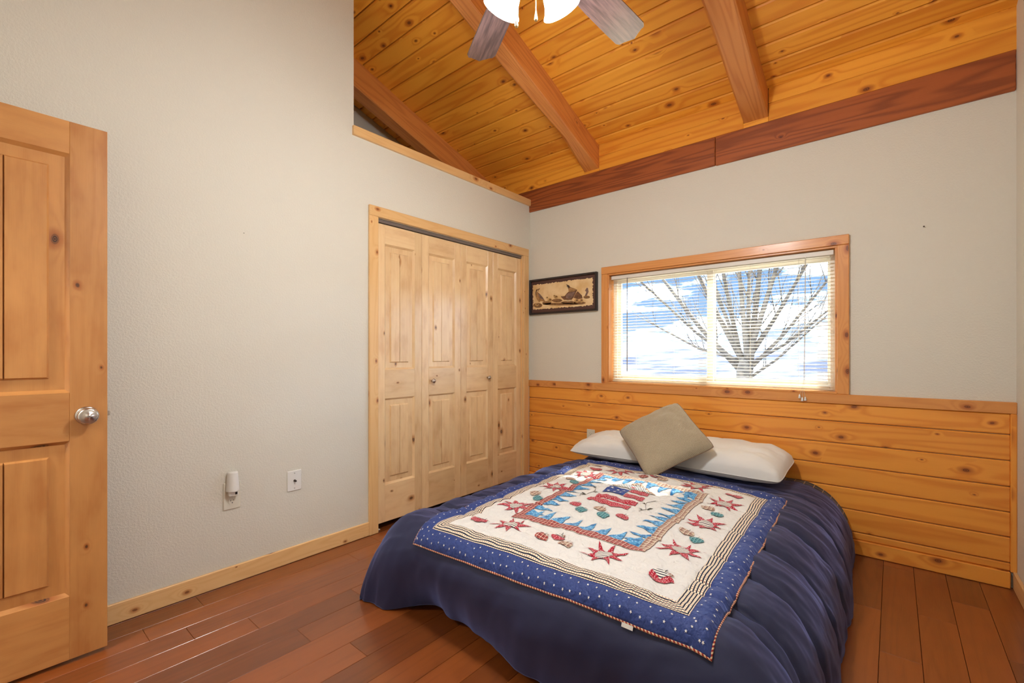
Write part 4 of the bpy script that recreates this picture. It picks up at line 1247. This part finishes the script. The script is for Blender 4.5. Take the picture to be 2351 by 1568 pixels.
# fill light added in the unseen hall to brighten the bedroom
hl_ = empty('added_hall_fill', (.62, -4.5, 2.5), 'added fill light, built as a round ceiling lamp in the unseen hall', 'lamp')
MB().lathe([(.0, .1), (.17, .1), (.17, .08), (.15, .03), (.08, .0), (.0, -.004)], (.62, -4.5, 2.5), (0, 0, 1), 24, False).build('fill_bowl', M['shade'], hl_, True)
ld = bpy.data.lights.new('hall_fill_light', 'AREA'); ld.energy = HALL_FILL_POWER; ld.color = (1.0, .98, .96); ld.shape = 'DISK'; ld.size = .30
lo_ = bpy.data.objects.new('hall_fill_light', ld); COL.objects.link(lo_); lo_.parent = hl_; lo_.location = (0, 0, -.02)

# ================================================================== outdoors
m, n = mat('bark'); o_ = n.obj()
n.out(n.principled(n.mix(n.step(n.noise(o_, 12.0, 4.0), .35, .65), srgb(96, 84, 72), srgb(60, 53, 48)), .9)); M['bark'] = m
def world_at(x, y, Y):
    d_ = Fd + Rd * ((x - 1175.5) / 1043) + Vector((0, 0, (812 - y) / 1043))
    return CAM + d_ * ((Y - CAM.y) / d_.y)
tree = empty('bare_tree', (1.13, 3.0, -1.2), 'large bare tree with spreading limbs outside the window', 'tree')
MB().tube([(1.10, 3.0, -1.2), (1.12, 3.0, -.3), (1.13, 3.0, .45), (1.14, 3.0, .95), (1.15, 3.0, 1.12)], [.15, .12, .10, .10, .07], 12).build('trunk', M['bark'], tree, True)
rt = random.Random(21)
def twig(mb, p, d_, L, r, lvl):
    pts = [p]; rad = [r]; d_ = d_.normalized()
    k = 6
    for i in range(k):
        d_ = (d_ + Vector((rt.uniform(-.16, .16), rt.uniform(-.12, .12), rt.uniform(-.05, .16)))).normalized()
        pts.append(pts[-1] + d_ * L / k); rad.append(r * (1 - .75 * (i + 1) / k))
        if lvl > 0 and rt.random() < .75:
            s_ = Vector((rt.uniform(-1, 1), rt.uniform(-.6, .6), rt.uniform(-.2, .8)))
            twig(mb, pts[-1], d_ + s_ * .7, L * rt.uniform(.35, .6), rad[-1] * .6, lvl - 1)
    mb.tube(pts, rad, 5 if r > .01 else 4)
limbs = [(1470, 645, .030), (1498, 610, .05), (1580, 585, .055), (1612, 575, .035), (1648, 560, .045), (1690, 545, .045), (1722, 545, .04), (1752, 550, .055), (1800, 560, .05), (1862, 590, .04), (1915, 625, .03), (1930, 690, .025), (1500, 745, .025), (1880, 740, .022)]
for x, y, r in limbs:
    r *= .62
    Y_ = 3.0 + rt.uniform(-.5, .6)
    e_ = world_at(x, y, Y_); s_ = Vector((1.14 + rt.uniform(-.05, .05), 3.0, rt.uniform(.78, 1.1)))
    mid = s_.lerp(e_, .45) + Vector((0, 0, -.06 * abs(e_.x - s_.x)))
    mb = MB()
    pts = [s_, s_.lerp(mid, .5), mid, mid.lerp(e_, .5), e_, e_ + (e_ - mid) * .5]
    mb.tube(pts, [r * 1.5, r * 1.25, r, r * .8, r * .6, r * .25], 7)
    for k in range(9):
        t = rt.uniform(.25, 1.0); p = s_.lerp(e_, t) if t > .5 else s_.lerp(mid, t / .5)
        i_ = min(4, int(t * 4)); p = pts[i_].lerp(pts[i_ + 1], rt.random())
        dd_ = (e_ - s_).normalized() + Vector((rt.uniform(-.9, .9), rt.uniform(-.5, .5), rt.uniform(-.1, .7)))
        twig(mb, p, dd_, rt.uniform(.4, .9), r * .32, 1)
    mb.build('branch', M['bark'], tree, True)
def hillmat(name, a, b, sc, lo, hi):
    m, n = mat(name); o_ = n.new('ShaderNodeNewGeometry').outputs['Position']
    n.out(n.principled(n.mix(n.step(n.noise(o_, sc, 5.0, .6), lo, hi), a, b), .95, spec=.1)); return m
def terrain(name, y0, y1, xw, hf, m, label, nx=70, ny=30):
    ys = np.linspace(y0, y1, ny); P = []
    for y in ys:
        xs = np.linspace(-xw * (y + 8) - 4, xw * (y + 8) + 4, nx)
        P.append(np.stack([xs, np.full(nx, y), hf(xs, y)], -1))
    o = MB().grid(np.array(P)).build(name, m, None, True, fixn=False)
    return tag(o, label, None, None, 'structure')
terrain('ground_slope', .3, 60, 1.5, lambda x, y: -1.2 - .055 * (y - .3) + .5 * fbm(x * .15, y * .15, 3), hillmat('dry_grass_snow', srgb(80, 77, 72), srgb(50, 52, 55), .8, .45, .6), 'dry winter slope outside the window')
terrain('near_hill', 55, 220, 1.5, lambda x, y: -6 + .018 * (y - 55) + 9 * sstep(70, 200, y) * (.35 + vnoise(x * .012 + 3, y * .008, 7)) - 3.2, hillmat('hill_sage', srgb(92, 92, 94), srgb(46, 52, 68), .05, .42, .6), 'rolling hill with dark patches beyond the tree')
terrain('far_ridge', 400, 1200, 1.3, lambda x, y: -12 + 70 * sstep(420, 1150, y) * (.25 + vnoise(x * .0028 + 9, y * .002, 12)), hillmat('snowy_ridge', srgb(112, 116, 124), srgb(56, 68, 94), .012, .45, .62), 'pale snowy mountain ridge on the horizon')
